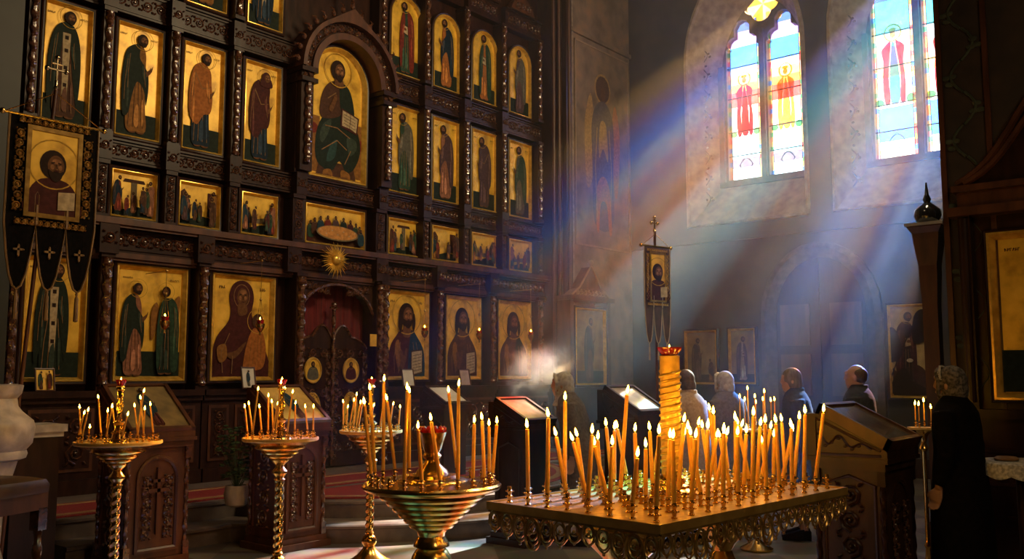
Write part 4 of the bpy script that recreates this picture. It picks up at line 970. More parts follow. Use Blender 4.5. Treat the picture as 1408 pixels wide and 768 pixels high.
# wide round bowl stand in the foreground
def bowl_stand():
    c = at(594, 663, Z=1.0); R = .39
    t = thing('bowl_candle_stand', 'wide round polished brass candle stand with ribbed bowl, in the foreground', 'candle stand', (c.x, c.y, 0))
    m = MB().mat(BRASS); m.lathe([(.24, 0), (.25, .02), (.23, .05), (.16, .09), (.1, .14), (.075, .2), (.07, .46), (.085, .48), (.11, .52), (.12, .55), (.108, .60), (.09, .63), (.075, .645)], n=36); m.build('foot', None, t, smooth=True)
    m = MB().mat(BRASS); m.lathe([(.07, .645), (.10, .655), (.098, .67), (.085, .69), (.075, .71), (.08, .73), (.10, .752), (.122, .757), (.128, .768), (.118, .778), (.15, .785), (.158, .797), (.148, .808), (.182, .816), (.19, .828), (.18, .84), (.215, .848), (.223, .861), (.212, .873), (.25, .882), (.258, .895), (.246, .907), (.288, .916), (.297, .928), (.285, .94), (.33, .955)], n=48); m.build('ribbed_bowl', None, t, smooth=True)
    m = MB().mat(BRASS); m.lathe([(.3, .952), (R * .9, .955), (R * .97, .965), (R, .978), (R, .99), (R * .97, 1.0), (R * .92, .997), (R * .85, .99), (R * .8, .992), (R * .7, 1.0), (.2, 1.008), (.19, 1.02), (.15, 1.03), (.14, 1.045), (.1, 1.05), (.03, 1.06)], n=48); m.build('stepped_tray', None, t, smooth=True)
    m = MB().mat(BRASS); m.lathe([(.1, 1.045), (.085, 1.07), (.05, 1.1), (.035, 1.125), (.05, 1.14), (.055, 1.15), (.04, 1.165), (.05, 1.18), (.068, 1.23), (.082, 1.275), (.086, 1.28), (.074, 1.278), (.05, 1.24)], n=28); m.build('lamp_vase', None, t, smooth=True)
    g = MB().mat(REDG)
    g.lathe([(.05, 1.26), (.07, 1.275), (.078, 1.295), (.07, 1.3), (.05, 1.292), (.02, 1.29)], n=36, lobes=12, amp=.09)
    for k in range(12): a = 2 * pi * k / 12; g.ball((.066 * cos(a), .066 * sin(a), 1.298), .015, n=7)
    g.build('red_glass_cup', None, t, smooth=True)
    n = 22; cups = []
    for k in range(n): a = 2 * pi * k / n + .05; cups.append((R * .87 * cos(a), R * .87 * sin(a), .985))
    for q in cups: cup(t, q, 1.05)
    L = [((504, 653), (501.5, 557.5)), ((509.6, 655), (509, 538)), ((534, 650), (530, 552)), ((530.5, 650), (528, 526)), ((555, 667), (560, 538)), ((564, 639), (563, 542)), ((574, 667), (575, 591)), ((593, 667), (593, 580)), ((620.5, 639), (617, 541)), ((630, 667), (630.7, 533)), ((653, 664), (652, 583)), ((660, 667), (663, 578.5)), ((674, 662), (672.5, 587)), ((680.6, 660), (683, 583.7))]
    used = set()
    for i, (b_, tp) in enumerate(L):
        best = min((j for j in range(n) if j not in used), key=lambda j: (pp(Vector((c.x + cups[j][0], c.y + cups[j][1], 1.0))) - Vector(b_)).length); used.add(best)
        q = cups[best]; bs = Vector((c.x + q[0], c.y + q[1], q[2] + .066)); t2 = at(tp[0], tp[1], T=bs.dot(FH))
        d = t2 - bs; lat = Vector((d.x, d.y, 0))
        if lat.length > .05: t2 -= lat * (1 - .05 / lat.length)
        candle('lit amber taper on the wide round bowl stand, %s from the left' % ORD[i], bs, t2, r=.0098, group='tapers on the wide round bowl stand')
def pp(p):
    v = Vector(p) - Vector((0, 0, EYE)); z = v.dot(F_); return Vector((704 + FPX * v.dot(R_) / z, 384 - FPX * v.dot(U_) / z))
bowl_stand()

# ------------------------------------------------------------------ the long brass candle table
TA = -.075; TO = Vector((3.52, 2.10, .95)); TL, TWD = 1.84, 1.05
def TP(u, v2, z=.95): return Vector((TO.x + u * cos(TA) - v2 * sin(TA), TO.y + u * sin(TA) + v2 * cos(TA), z))
ct = thing('candle_table', 'long rectangular brass candle table with scrolled filigree apron, full of lit tapers', 'candle table', (TO.x, TO.y, 0), TA)
m = MB().mat(BRASSP); m.box((0, 0, .925), (TL, TWD, .948)); 
m.mat(mat('brass_rim', (.95, .6, .18), (.7, .4, .09), rough=.3, metal=.6))
for a, b2 in (((-.012, -.012, .915), (TL + .012, .006, .956)), ((-.012, TWD - .006, .915), (TL + .012, TWD + .012, .956)), ((-.012, 0, .915), (.006, TWD, .956)), ((TL - .006, 0, .915), (TL + .012, TWD, .956))): m.box(a, b2)
m.build('table_top', None, ct)
for face in range(4):
    ap = MB().mat(BRASSD); L = TL if face % 2 == 0 else TWD
    M = {0: TR(0, -.004, .905), 1: TR(-.004, TWD, .905) @ RZ(-pi / 2), 2: TR(TL, TWD + .004, .905) @ RZ(pi), 3: TR(TL + .004, 0, .905) @ RZ(pi / 2)}[face]
    ap.box((0, -.006, .0), (L, .006, .012), M); n = round(L / .088)
    for k in range(n):
        x = L * (k + .5) / n; u = abs(((k + .5) / n) - .5) * 2; q = (k % 7 - 3) / 3.0; dz = .058 + .03 * (1 - q * q)
        for sg in (1, -1):
            pts = [(x + sg * (.04 * cos(a * .5) * (1 - a / 17)), 0, -dz * .62 + .04 * sin(a * .5) * (1 - a / 17) * 1.05) for a in range(13)]; ap.tube(pts, [.0055 - .0002 * a for a in range(13)], n=5, M=M)
        ap.tube([(x + .034 * cos(a * pi / 8), -.003, -dz * .62 + .052 * sin(a * pi / 8)) for a in range(17)], .005, n=5, M=M); ap.ball((x, -.002, -dz * .62), .009, n=6, M=M)
        ap.tube([(x - .04, 0, -dz * .2), (x - .045, 0, -dz), (x - .02, 0, -dz * 1.35), (x, 0, -dz * 1.5), (x + .02, 0, -dz * 1.35), (x + .045, 0, -dz), (x + .04, 0, -dz * .2)], .005, n=5, M=M)
        if k % 7 == 3: ap.tube([(x + .05 * cos(a * pi / 8), -.006, -dz * .9 + .075 * sin(a * pi / 8)) for a in range(17)], .007, n=5, M=M)
        ap.ball((x, 0, -dz * 1.58), .008, n=6, M=M)
    ap.build('filigree_apron', None, ct, smooth=True)
for u in (.44, 1.36):
    m = MB().mat(BRASSD if 0 else BRASS); m.lathe([(.22, 0), (.23, .02), (.2, .06), (.12, .1), (.07, .16), (.06, .22), (.09, .26), (.1, .32), (.07, .38), (.05, .44), (.06, .5), (.09, .53), (.07, .56), (.055, .6), (.075, .64), (.13, .70), (.19, .76), (.22, .81), (.225, .84), (.2, .86), (.2, .925)], n=32, c=(u, TWD / 2, 0))
    m.build('pedestal_leg', None, ct, smooth=True)
# centre column
CU, CV = .99, .61
m = MB().mat(BRASS); m.lathe([(.12, .948), (.125, .96), (.1, .975), (.095, .99), (.075, 1.0), (.07, 1.02), (.085, 1.035), (.06, 1.05)], n=28, c=(CU, CV, 0)); m.build('column_base', None, ct, smooth=True)
m = MB().mat(BRASSP); m.lathe([(.055, 1.05), (.056, 1.70), (.058, 1.705), (.05, 1.71)], n=28, c=(CU, CV, 0))
m.mat(GOLDF)
for st_ in (0, pi): m.tube([(CU + .057 * cos(st_ + a * .42), CV + .057 * sin(st_ + a * .42), 1.06 + a * .0048) for a in range(118)], .008, n=6)
m.build('spiral_column', None, ct, smooth=True)
red_lamp(ct, 1.70, 1.1, .068, c=(CU, CV))
# cups on a grid
NU, NV = 13, 8; cupsT = []
for j in range(NV):
    for i in range(NU):
        u = .075 + (TL - .15) * i / (NU - 1); v2 = .07 + (TWD - .14) * j / (NV - 1)
        if (u - CU) ** 2 + (v2 - CV) ** 2 < .17 ** 2: continue
        cupsT.append((u, v2, i, j))
if len(cupsT) > 99: cupsT = cupsT[:99]
for u, v2, i, j in cupsT: cup(ct, (u, v2, .948), 1.25)
LT = [((724, 690), (725, 590)), ((747, 696), (754, 575)), ((770, 699), (765, 601)), ((773, 690), (777, 552)), ((794, 703), (787, 608)), ((796, 697), (794, 602)), ((820, 708), (814, 598)), ((823, 702), (818, 614)), ((847, 709), (842, 614)), ((875, 714), (876, 630)), ((903, 718), (906, 599)), ((927, 713), (925, 605)),
      ((835, 675), (833.6, 587)), ((838, 681), (845, 592)), ((858, 691), (862, 543)), ((860, 670), (849, 590)), ((872, 691), (873, 595)), ((890, 696), (888, 617)), ((897, 688), (893.5, 593)), ((921, 706), (921, 604)),
      ((950, 709), (956, 604)), ((972, 705), (973, 591)), ((993, 700), (995, 596)), ((1013, 697), (1014, 600)), ((1032, 693), (1036, 573)), ((1050, 691), (1052, 583)), ((1067, 687), (1067, 583)), ((1082, 682), (1088, 589)), ((1098, 677), (1099, 578)), ((1113, 676), (1107, 570)), ((1126, 671), (1132, 568)),
      ((942, 690), (940, 582)), ((946, 684), (946, 592)), ((953, 690), (950, 600)), ((962, 680), (960, 586)), ((975, 690), (985, 603)), ((985, 685), (1000, 600)), ((968, 672), (966, 590)), ((1000, 685), (990, 603)), ((1008, 678), (1011, 579)), ((1020, 680), (1026, 597)), ((1028, 668), (1015, 585)), ((1040, 677), (1045, 587)), ((1048, 670), (1059, 591)), ((1060, 668), (1064, 602)), ((1078, 668), (1075, 581)), ((1090, 664), (1090, 596)),
      ((985, 668), (981, 571)), ((980, 660), (976, 566)), ((955, 665), (957, 604)), ((1000, 662), (996, 600)), ((1015, 660), (1019, 588)), ((930, 665), (940, 600)), ((1045, 660), (1048, 610)), ((815, 690), (822, 606)), ((905, 660), (905, 612))]
usedT = set(); picks = []
for b_, tp in LT:
    best = min((q for q in cupsT if (q[2], q[3]) not in usedT), key=lambda q: (pp(TP(q[0], q[1])) - Vector(b_)).length); usedT.add((best[2], best[3])); picks.append((best, tp))
picks.sort(key=lambda p: (p[0][3], p[0][2])); rows = {}
ROWN = ['the front row', 'second row', 'third row', 'fourth row', 'fifth row', 'sixth row', 'seventh row', 'the back row']
for (u, v2, i, j), tp in picks:
    k = rows.get(j, 0); rows[j] = k + 1
    bs = TP(u, v2, 1.02); t2 = at(tp[0], tp[1], T=bs.dot(FH)); d = t2 - bs; lat = Vector((d.x, d.y, 0))
    if lat.length > .06: t2 -= lat * (1 - .06 / lat.length)
    hh = t2.z - bs.z; hw = 'short' if hh < .28 else 'tall' if hh > .38 else 'mid-height'
    candle('%s lit taper on the long brass table, %s from left in %s' % (hw, ORD[k], ROWN[j]), bs, t2, r=.0108, group='tapers on the long brass table', fs=3)

# ------------------------------------------------------------------ small candelabra farther back
def back_stand(label, px, py, z, R, cands, where, T, tier=False):
    c = at(px, py, T=T); ztr = c.z
    t = thing('small_candle_stand', label, 'candle stand', (c.x, c.y, 0))
    m = MB().mat(BRASS); m.lathe([(.14, 0), (.15, .02), (.08, .06), (.03, .1), (.02, .2), (.03, .22), (.018, .25), (.018, ztr - .2), (.035, ztr - .17), (.02, ztr - .12), (.04, ztr - .06), (R * .8, ztr - .02), (R * .8, ztr - .014)], n=18); m.build('stem', None, t, smooth=True)
    m = MB().mat(BRASSP); m.lathe([(.02, ztr - .016), (R, ztr - .016), (R, ztr), (.02, ztr)], n=24); m.build('tray', None, t, smooth=True)
    if tier:
        m = MB().mat(BRASS); m.tube([(0, 0, ztr), (0, 0, ztr + .2)], .01, n=8); m.build('centre_rod', None, t, smooth=True)
    for k, (x, y, zb) in enumerate(cands):
        p = at(x, y, T=T + .06 * (-1) ** k); b2 = Vector((p.x, p.y, ztr + zb))
        if tier and zb > 0:
            a = MB().mat(BRASS); lx = b2 - Vector((c.x, c.y, 0)); a.tube([(0, 0, ztr + zb - .05), (lx.x * .6, lx.y * .6, ztr + zb - .07), (lx.x, lx.y, ztr + zb)], .005, n=5); a.build('arm', None, t, smooth=True)
        cup(t, (b2.x - c.x, b2.y - c.y, ztr + zb - (.0 if zb == 0 else .0)), .8)
        candle('small lit taper on the %s, %s from the left' % (where, ORD[k]), (b2.x, b2.y, b2.z + .05), (p.x, p.y, max(p.z, b2.z + .09)), r=.0055, group='tapers on the ' + where, fs=1)
back_stand('small tiered brass candelabrum behind the long candle table near the pale scarfed people', 1036, 590, 0, .16, [(1017, 548, 0), (1024, 552, .02), (1028, 537, 0), (1038, 548, .05), (1039, 556, 0), (1049, 552, .05), (1051, 541, 0), (1060, 553, .03), (1065, 552, 0)], 'small tiered candelabrum', 8.6, True)
back_stand('slim brass candle stand with four tapers beside the woman in the lace scarf', 1269, 587, 0, .12, [(1258, 558, 0), (1263, 559, 0), (1270, 554, 0), (1280, 563, 0)], 'slim stand beside the lace scarf', 7.6)

# ------------------------------------------------------------------ lecterns
def lectern(label, fl, w, d, zl, zh, mt=WOODL, cover=None, panel=True, cross=True, grp=None, rz=0, raise_=0, img=None, z0=0.0):
    """fl = floor corner at -x,-y; slope rises towards +y"""
    t = thing('icon_lectern', label, 'lectern', (fl[0] + w / 2, fl[1] + d / 2, z0), rz, grp)
    X, Y = w / 2, d / 2
    m = MB().mat(mt); m.box((-X + .03, -Y + .03, .1), (X - .03, Y - .03, zl - .08)); m.build('body', None, t)
    m = MB().mat(mt); m.box((-X - .03, -Y - .03, 0.0), (X + .03, Y + .03, .06)); m.box((-X, -Y, .06), (X, Y, .11)); m.build('plinth', None, t)
    m = MB().mat(mt); m.box((-X, -Y, zl - .1), (X, Y, zl - .05)); m.box((-X - .025, -Y - .025, zl - .05), (X + .025, Y + .025, zl - .02)); m.build('cornice', None, t)
    s = MB().mat(mt); sd = [(-Y - .02, zl - .02), (Y + .02, zl - .02), (Y + .02, zh), (Y - .06, zh), (-Y - .02, zl + .03)]
    s.loft([[(x, y, z) for y, z in sd] for x in (-X - .01, X + .01)]); s.build('sloping_top', None, t)
    tl = atan2(zh - zl - .03, d - .02)
    M = TR(0, -Y - .02, zl + .03 + .002) @ Matrix.Rotation(tl, 4, 'X')
    Lh = (d - .02) / cos(tl)
    fr = MB().mat(WOODL if mt is not WOOD else WOOD)
    for a, b2 in (((-X - .005, 0, 0), (X + .005, .035, .03 + raise_)), ((-X - .005, Lh - .03, 0), (X + .005, Lh, .03 + raise_)), ((-X - .005, 0, 0), (-X + .03, Lh, .03 + raise_)), ((X - .03, 0, 0), (X + .005, Lh, .03 + raise_))): fr.box(a, b2, M)
    fr.build('icon_frame', None, t)
    g = MB().mat(cover or GOLD); g.box((-X + .03, .035, 0), (X - .03, Lh - .03, .014 + raise_), M); g.build('glazed_icon', None, t)
    if img:
        P = Paint(y=0); P.st = .0008
        saint(P, 0, .03, Lh * .8, 1, 'maroon', 'blue', 2); Mi = M @ TR(0, .03, .016 + raise_) @ Matrix.Rotation(-pi / 2, 4, 'X'); P.mb.v = [tuple(Mi @ Vector(p)) for p in P.mb.v]; P.mb.build('painted_figure', None, t)
    # carved gable faces and panels
    v = MB().mat(CARVE if mt is WOODL else WOOD)
    for sx in (-1, 1):
        Mz = RZ(sx * pi / 2) ; Mz = TR(sx * (X + .012), 0, 0) @ RZ(sx * pi / 2)
        gp_ = [(y0, zl + .035 + (zh - zl - .07) * max(.0, ((y0 + Y) / (2 * Y))) * (.5 + .28 * sin(y0 * 40))) for y0 in [(-Y * .7 + Y * 1.45 * q / 24) for q in range(25)]]
        v.tube([(sx * (X + .014), a, b2) for a, b2 in gp_], .007, n=5)
        for a, b2 in gp_[5::3]: v.ball((sx * (X + .014), a + .012, b2 - .016), (.006, .016, .011), n=6)
        if panel:
            scroll(v, .2, zl - .18, 0, d * .42, .03, r=.009, M=Mz, vertical=True)
    v.build('side_carving', None, t, smooth=True)
    mo = MB().mat(mt)
    for sx in (-1, 1):
        x = sx * (X + .012); mo.tube([(x, -Y + .02, zl + .035), (x, Y - .05, zh - .03), (x, Y - .05, zl + .0), (x, -Y + .02, zl + .0)], .011, n=5)
        x = sx * (X - .028); mo.tube([(x, -Y + .08, .2), (x, Y - .08, .2), (x, Y - .08, zl - .2), (x, 0, zl - .14), (x, -Y + .08, zl - .2), (x, -Y + .08, .2)], .012, n=5)
    mo.build('side_moulding', None, t, smooth=True)
    if panel:
        q = MB().mat(mt); hz = zl - .16; ww = X - .1
        q.loft([[(x, y, z) for x, z in [(-ww + i, .16 + i), (ww - i, .16 + i)] + [((ww - i) * cos(pi * k / 10), hz - ww + (ww - i) * sin(pi * k / 10)) for k in range(11)]] for i, y in ((0, -Y + .03), (0, -Y + .012), (.02, -Y + .008), (.035, -Y + .02), (.035, -Y + .03))], caps=False)
        if cross:
            for a, b2 in (((-.014, -Y + .005, .3), (.014, -Y + .035, hz - .1)), ((-.09, -Y + .005, hz - .3), (.09, -Y + .035, hz - .27)), ((-.05, -Y + .005, hz - .22), (.05, -Y + .035, hz - .195))): q.box(a, b2)
        pn = q.build('arched_panel', None, t, smooth=True)
        v = MB().mat(CARVE)
        for sx in (-1, 1): scroll(v, .26, hz - .16, sx * ww * .5, ww * .5, -Y + .022, r=.008, vertical=True)
        v.build('carved_vine', None, pn, smooth=True)
        for sx in (-1, 1):
            for sy in (-1, 1):
                c = MB().mat(CARVE if mt is WOODL else WOOD); x, y = sx * (X - .03), sy * (Y - .03)
                c.twisted(.02, .22, zl - .2, c=(x, y), n=8, lobes=2, turns=8, amp=.2, step=.02); c.box((x - .026, y - .026, .1), (x + .026, y + .026, .22)); c.box((x - .026, y - .026, zl - .2), (x + .026, y + .026, zl - .1)); c.build('corner_column', None, t, smooth=True)
    return t
GLC = 'lecterns'
lectern('carved reddish oak lectern with cross panel behind the leftmost candle stand', (3.74, 7.14), .58, .52, 1.10, 1.50, cover=GLASSI and mat('dull_gold_cover', (.28, .2, .08), (.14, .1, .05), rough=.3), img=True)
lectern('carved reddish oak lectern behind the second tall candle stand, left of the central doors', (5.12, 7.02), .56, .5, 1.12, 1.48, cover=mat('bright_gold_cover', (.75, .5, .14), (.5, .3, .08), rough=.3), img=True)
p = at(721, 753, Z=0); lectern('dark lectern with pale glazed icon between the bowl stand and the long candle table', (p.x, p.y), .46, .42, 1.10, 1.34, mt=WOOD, cover=GLASSI, panel=False, raise_=.02)
p = at(700, 700, Z=0); lectern('low dark desk with cream top half hidden behind the glazed icon lectern', (p.x - .35, p.y + .75), .46, .4, 1.2, 1.44, mt=WOOD, cover=PAPER, panel=False)
p = at(876, 576, T=8.6); lectern('dark lectern with pale glazed icon standing just left of the spiral gold column', (p.x, p.y), .5, .42, p.z + .0, p.z + .27, mt=WOOD, cover=GLASSI, panel=False, raise_=.02)
p = at(1216, 617, T=6.1); bl = lectern('large carved dark lectern with thick glazed icon right of the long candle table', (p.x, p.y), .66, .5, p.z - .05, p.z + .22, mt=mat('deep_oak', (.06, .022, .011), (.03, .011, .006), rough=.4, scale=10, stretch=(1, 1, .2), bump=.15), cover=mat('dark_glazed_icon', (.2, .16, .12), (.07, .05, .04), rough=.12, spec=.9, coat=.8), raise_=.05)

# ------------------------------------------------------------------ people
def remesh(o, v):
    m = o.modifiers.new('skin', 'REMESH'); m.mode = 'VOXEL'; m.voxel_size = v; m.use_smooth_shade = True
    s = o.modifiers.new('soft', 'SMOOTH'); s.iterations = 3; s.factor = .5
def person(label, px, T, ztop, face, coat, head='hair', headm=None, lean=0.0, female=True, hand_fwd=False, turn=0):
    """faces local -y; face = heading of the gaze in the plan (radians)"""
    p = at(px, 515, T=T); k = ztop / 1.68
    t = thing('person', label, 'person', (p.x, p.y, 0), face + pi / 2)
    def Z(z): return z * k
    def L(z): return -lean * max(0, z - .9) * .6       # forward lean
    sw = .185 if female else .215
    b = MB().mat(SKIN)
    hz = Z(1.555); hy = L(1.55) - .02 - lean * .05
    # head: skull, jaw, nose, ears, neck
    HM = TR(0, hy, hz) @ RZ(turn)
    b.ball((0, .012, .025), (.074, .092, .098), n=16, M=HM); b.ball((0, -.022, -.045), (.058, .068, .072), n=14, M=HM); b.ball((0, -.06, -.085), (.028, .026, .024), n=10, M=HM)
    b.loft([[(x * .9, -.082, .03), (x, -.092, .0), (x * 1.6, -.105, -.022), (x, -.086, -.034)] for x in (-.011, .011)], M=HM)
    b.tube([(0, -.088, .032), (0, -.104, -.018)], [.008, .013], n=8, M=HM)
    for sx in (-1, 1): b.ball((sx * .077, .012, -.012), (.010, .019, .031), n=8, M=HM); b.ball((sx * .03, -.078, .018), (.016, .01, .008), n=8, M=HM)
    b.tube([(-.022, -.088, -.054), (0, -.093, -.052), (.022, -.088, -.054)], .007, n=6, M=HM); b.ball((0, -.078, .05), (.055, .02, .02), n=10, M=HM)
    b.tube([(0, hy + .01, hz - .02), (0, L(1.4) + .01, Z(1.38))], [.052, .058], n=12)
    b.tube([(0, L(1.38), Z(1.4)), (0, L(1.2), Z(1.25)), (0, L(1.05), Z(1.05)), (0, 0, Z(.92))], [.07, .12, .11, .13], n=14)
    hands = []
    for sx in (-1, 1):
        sh = Vector((sx * sw, L(1.38), Z(1.37)))
        if hand_fwd and sx == -1: el = Vector((sx * (sw + .05), L(1.1) - .06, Z(1.08))); wr = Vector((sx * (sw - .03), L(1.1) - .27, Z(1.18)))
        else: el = Vector((sx * (sw + .05), L(1.1) + .03, Z(1.09))); wr = Vector((sx * (sw + .04), L(.9) - .05, Z(.85)))
        b.tube([sh, (sh + el) / 2, el], [.055, .05, .042], n=10); b.tube([el, (el + wr) / 2, wr], [.042, .038, .027], n=10)
        d = (wr - el).normalized(); side = Vector((0, -1, 0)) if abs(d.z) > .6 else Vector((0, 0, 1)); nrm = d.cross(side).normalized(); side = nrm.cross(d).normalized()
        if sx < 0: nrm = -nrm
        palm = [wr, wr + d * .05, wr + d * .09]; b.loft([[tuple(q + side * (a * wq) + nrm * (c * .013)) for a, c in ((-1, -1), (1, -1), (1, 1), (-1, 1))] for q, wq in zip(palm, (.026, .04, .04))])
        for fi, (o_, ln) in enumerate(((-.031, .062), (-.0105, .075), (.0105, .07), (.031, .055))):
            f0 = wr + d * .085 - side * o_ ; f1 = f0 + d * ln * .5 - nrm * .004; f2 = f1 + (d * .8 - nrm * .5) * ln * .32; f3 = f2 + (d * .6 - nrm * .8) * ln * .25; b.tube([f0, f1, f2, f3], [.0095, .009, .0085, .007], n=7)
        b.tube([wr + d * .025 + side * .03, wr + d * .055 + side * .052, wr + d * .085 + side * .055], [.012, .011, .0085], n=7)
    for sx in (-1, 1):
        b.tube([(sx * .09, 0, Z(.92)), (sx * .095, -.01, Z(.5)), (sx * .09, .01, Z(.12)), (sx * .09, .01, Z(.05))], [.09, .06, .045, .04], n=10)
        b.loft([[(sx * .09 + a * w_, y, z) for a, z in ((-1, .0), (1, .0), (.8, h), (-.8, h))] for y, w_, h in ((.06, .03, .07), (.0, .04, .09), (-.1, .045, .06), (-.19, .03, .035))])
    for sx in (-1, 1):
        sh_ = MB().mat(STEEL if 0 else CLOTHD); sh_.loft([[(sx * .09 + a * (w_ + .006), y, z) for a, z in ((-1, .0), (1, .0), (.85, h), (-.85, h))] for y, w_, h in ((.072, .032, .085), (.0, .045, .105), (-.1, .048, .072), (-.2, .034, .045))]); sh_.build('shoe', None, t)
    bo = b.build('body', None, t); remesh(bo, .0075 if px > 1250 else .011)
    # coat
    c = MB().mat(coat); rings = []
    hem = .32 if female else .62
    prof = [(hem, .25, .20), (.7, .235, .19), (.95, .22, .165), (1.1, .2, .15), (1.25, sw + .03, .15), (1.36, sw + .035, .135), (1.42, sw - .02, .11), (1.46, .095, .085), (1.49, .072, .072)]
    for z, rx, ry in prof: rings.append([(rx * cos(2 * pi * j / 22) * (1 + .03 * cos(7 * 2 * pi * j / 22) * (z < 1)), L(z) + .005 + ry * sin(2 * pi * j / 22) * (1 + .03 * cos(5 * 2 * pi * j / 22) * (z < 1)), Z(z)) for j in range(22)])
    c.loft(rings)
    for sx in (-1, 1):
        sh = Vector((sx * (sw - .01), L(1.36), Z(1.365)))
        if hand_fwd and sx == -1: el = Vector((sx * (sw + .05), L(1.1) - .06, Z(1.08))); wr = Vector((sx * (sw - .03), L(1.1) - .25, Z(1.17)))
        else: el = Vector((sx * (sw + .05), L(1.1) + .03, Z(1.09))); wr = Vector((sx * (sw + .04), L(.9) - .045, Z(.875)))
        c.tube([sh, (sh + el) / 2, el], [.078, .07, .062], n=12); c.tube([el, (el + wr) / 2, wr], [.062, .057, .05], n=12)
    co = c.build('coat', None, t); remesh(co, .014)
    m = MB()
    if not female:
        for sx in (-1, 1): m.mat(CLOTHD); m.tube([(sx * .09, 0, Z(.8)), (sx * .092, 0, Z(.45)), (sx * .092, .01, Z(.07))], [.11, .085, .075], n=12)
        m.build('trousers', None, t, smooth=True); m = MB()
    if head == 'scarf':
        m.mat(headm); m.ball((0, .022, .028), (.088, .100, .108), n=18, M=HM); m.ball((0, .045, -.04), (.085, .082, .09), n=16, M=HM)
        m.loft([[tuple(HM @ Vector((rx * cos(2 * pi * j / 18), yo + ry * sin(2 * pi * j / 18), z))) for j in range(18)] for z, rx, ry, yo in ((.02, .085, .07, .04), (-.05, .085, .075, .035), (-.1, .075, .07, .025), (-.14, .1, .09, .02), (-.2, .15, .12, .02))])
        m.tube([HM @ Vector((-.08, -.045, .02)), HM @ Vector((-.055, -.068, .09)), HM @ Vector((0, -.075, .112)), HM @ Vector((.055, -.068, .09)), HM @ Vector((.08, -.045, .02)), HM @ Vector((.07, -.05, -.06)), HM @ Vector((.03, -.055, -.11)), HM @ Vector((0, -.06, -.12)), HM @ Vector((-.03, -.055, -.11)), HM @ Vector((-.07, -.05, -.06)), HM @ Vector((-.08, -.045, .02))], .014, n=6)
        o = m.build('headscarf', None, t); remesh(o, .011)
        if px > 1250:
            e = MB().mat(SCARFW); pts = []
            for a in range(-30, 31):
                q = a / 30; e.ball(tuple(HM @ Vector((.0865 * sin(q * 1.5) , -.062 + .014 * abs(sin(a * 1.1)) + .03 * abs(q) , .03 + .098 * cos(q * 1.5)))), (.007, .006, .006), n=5)
            e.build('lace_edge', LACE, o)
    elif head == 'hair':
        m.mat(headm); m.ball((0, .008, .042), (.085, .097, .097), n=18, M=HM); m.ball((0, .03, -.02), (.088, .085, .09), n=14, M=HM); m.ball((0, .05, -.03), (.078, .065, .085), n=14, M=HM); m.ball((0, .055, -.09), (.07, .05, .06), n=12, M=HM); o = m.build('hair', None, t); remesh(o, .011)
    else:
        m.mat(headm); m.ball((0, .04, .0), (.079, .07, .06), n=14, M=HM); m.ball((0, .03, .03), (.0775, .086, .075), n=14, M=HM); o = m.build('cropped_hair', None, t); remesh(o, .010)
    if not female or head == 'hair':
        c = MB().mat(coat); c.lathe([(.085, 0), (.08, .045), (.07, .05), (.072, .0)], n=18, c=(0, L(1.45) + .01, Z(1.44))); c.build('collar', None, t, smooth=True)
    return t
NORTH = pi / 2
person('person in pale headscarf and patterned grey shawl bowing behind the glazed lectern and smoke', 797, 8.9, 1.62, NORTH + .5, COATG, 'scarf', SCARFW, lean=.35, turn=0)
person('person in beige coat with raised collar right behind the spiral gold column', 950, 9.0, 1.64, NORTH - .1, COATB, 'hair', HAIRB, lean=.12)
person('person in pale headscarf and grey coat between the beige coat and the tiered candelabrum', 1001, 9.6, 1.63, NORTH - .25, COATG, 'scarf', SCARFW, lean=.1)
person('person with grey hair in dark coat right of the tiered candelabrum', 1097, 9.2, 1.66, NORTH + .45, COATD, 'hair', HAIR, lean=.1)
person('balding man in dark jacket seen from behind near the arched door', 1179, 8.8, 1.70, NORTH + .1, COATD, 'bald', HAIRB, female=False)
person('woman in dark lace headscarf and long black coat standing at the right', 1313, 6.4, 1.655, NORTH - .15, CLOTHD, 'scarf', SCARFL, lean=.05)

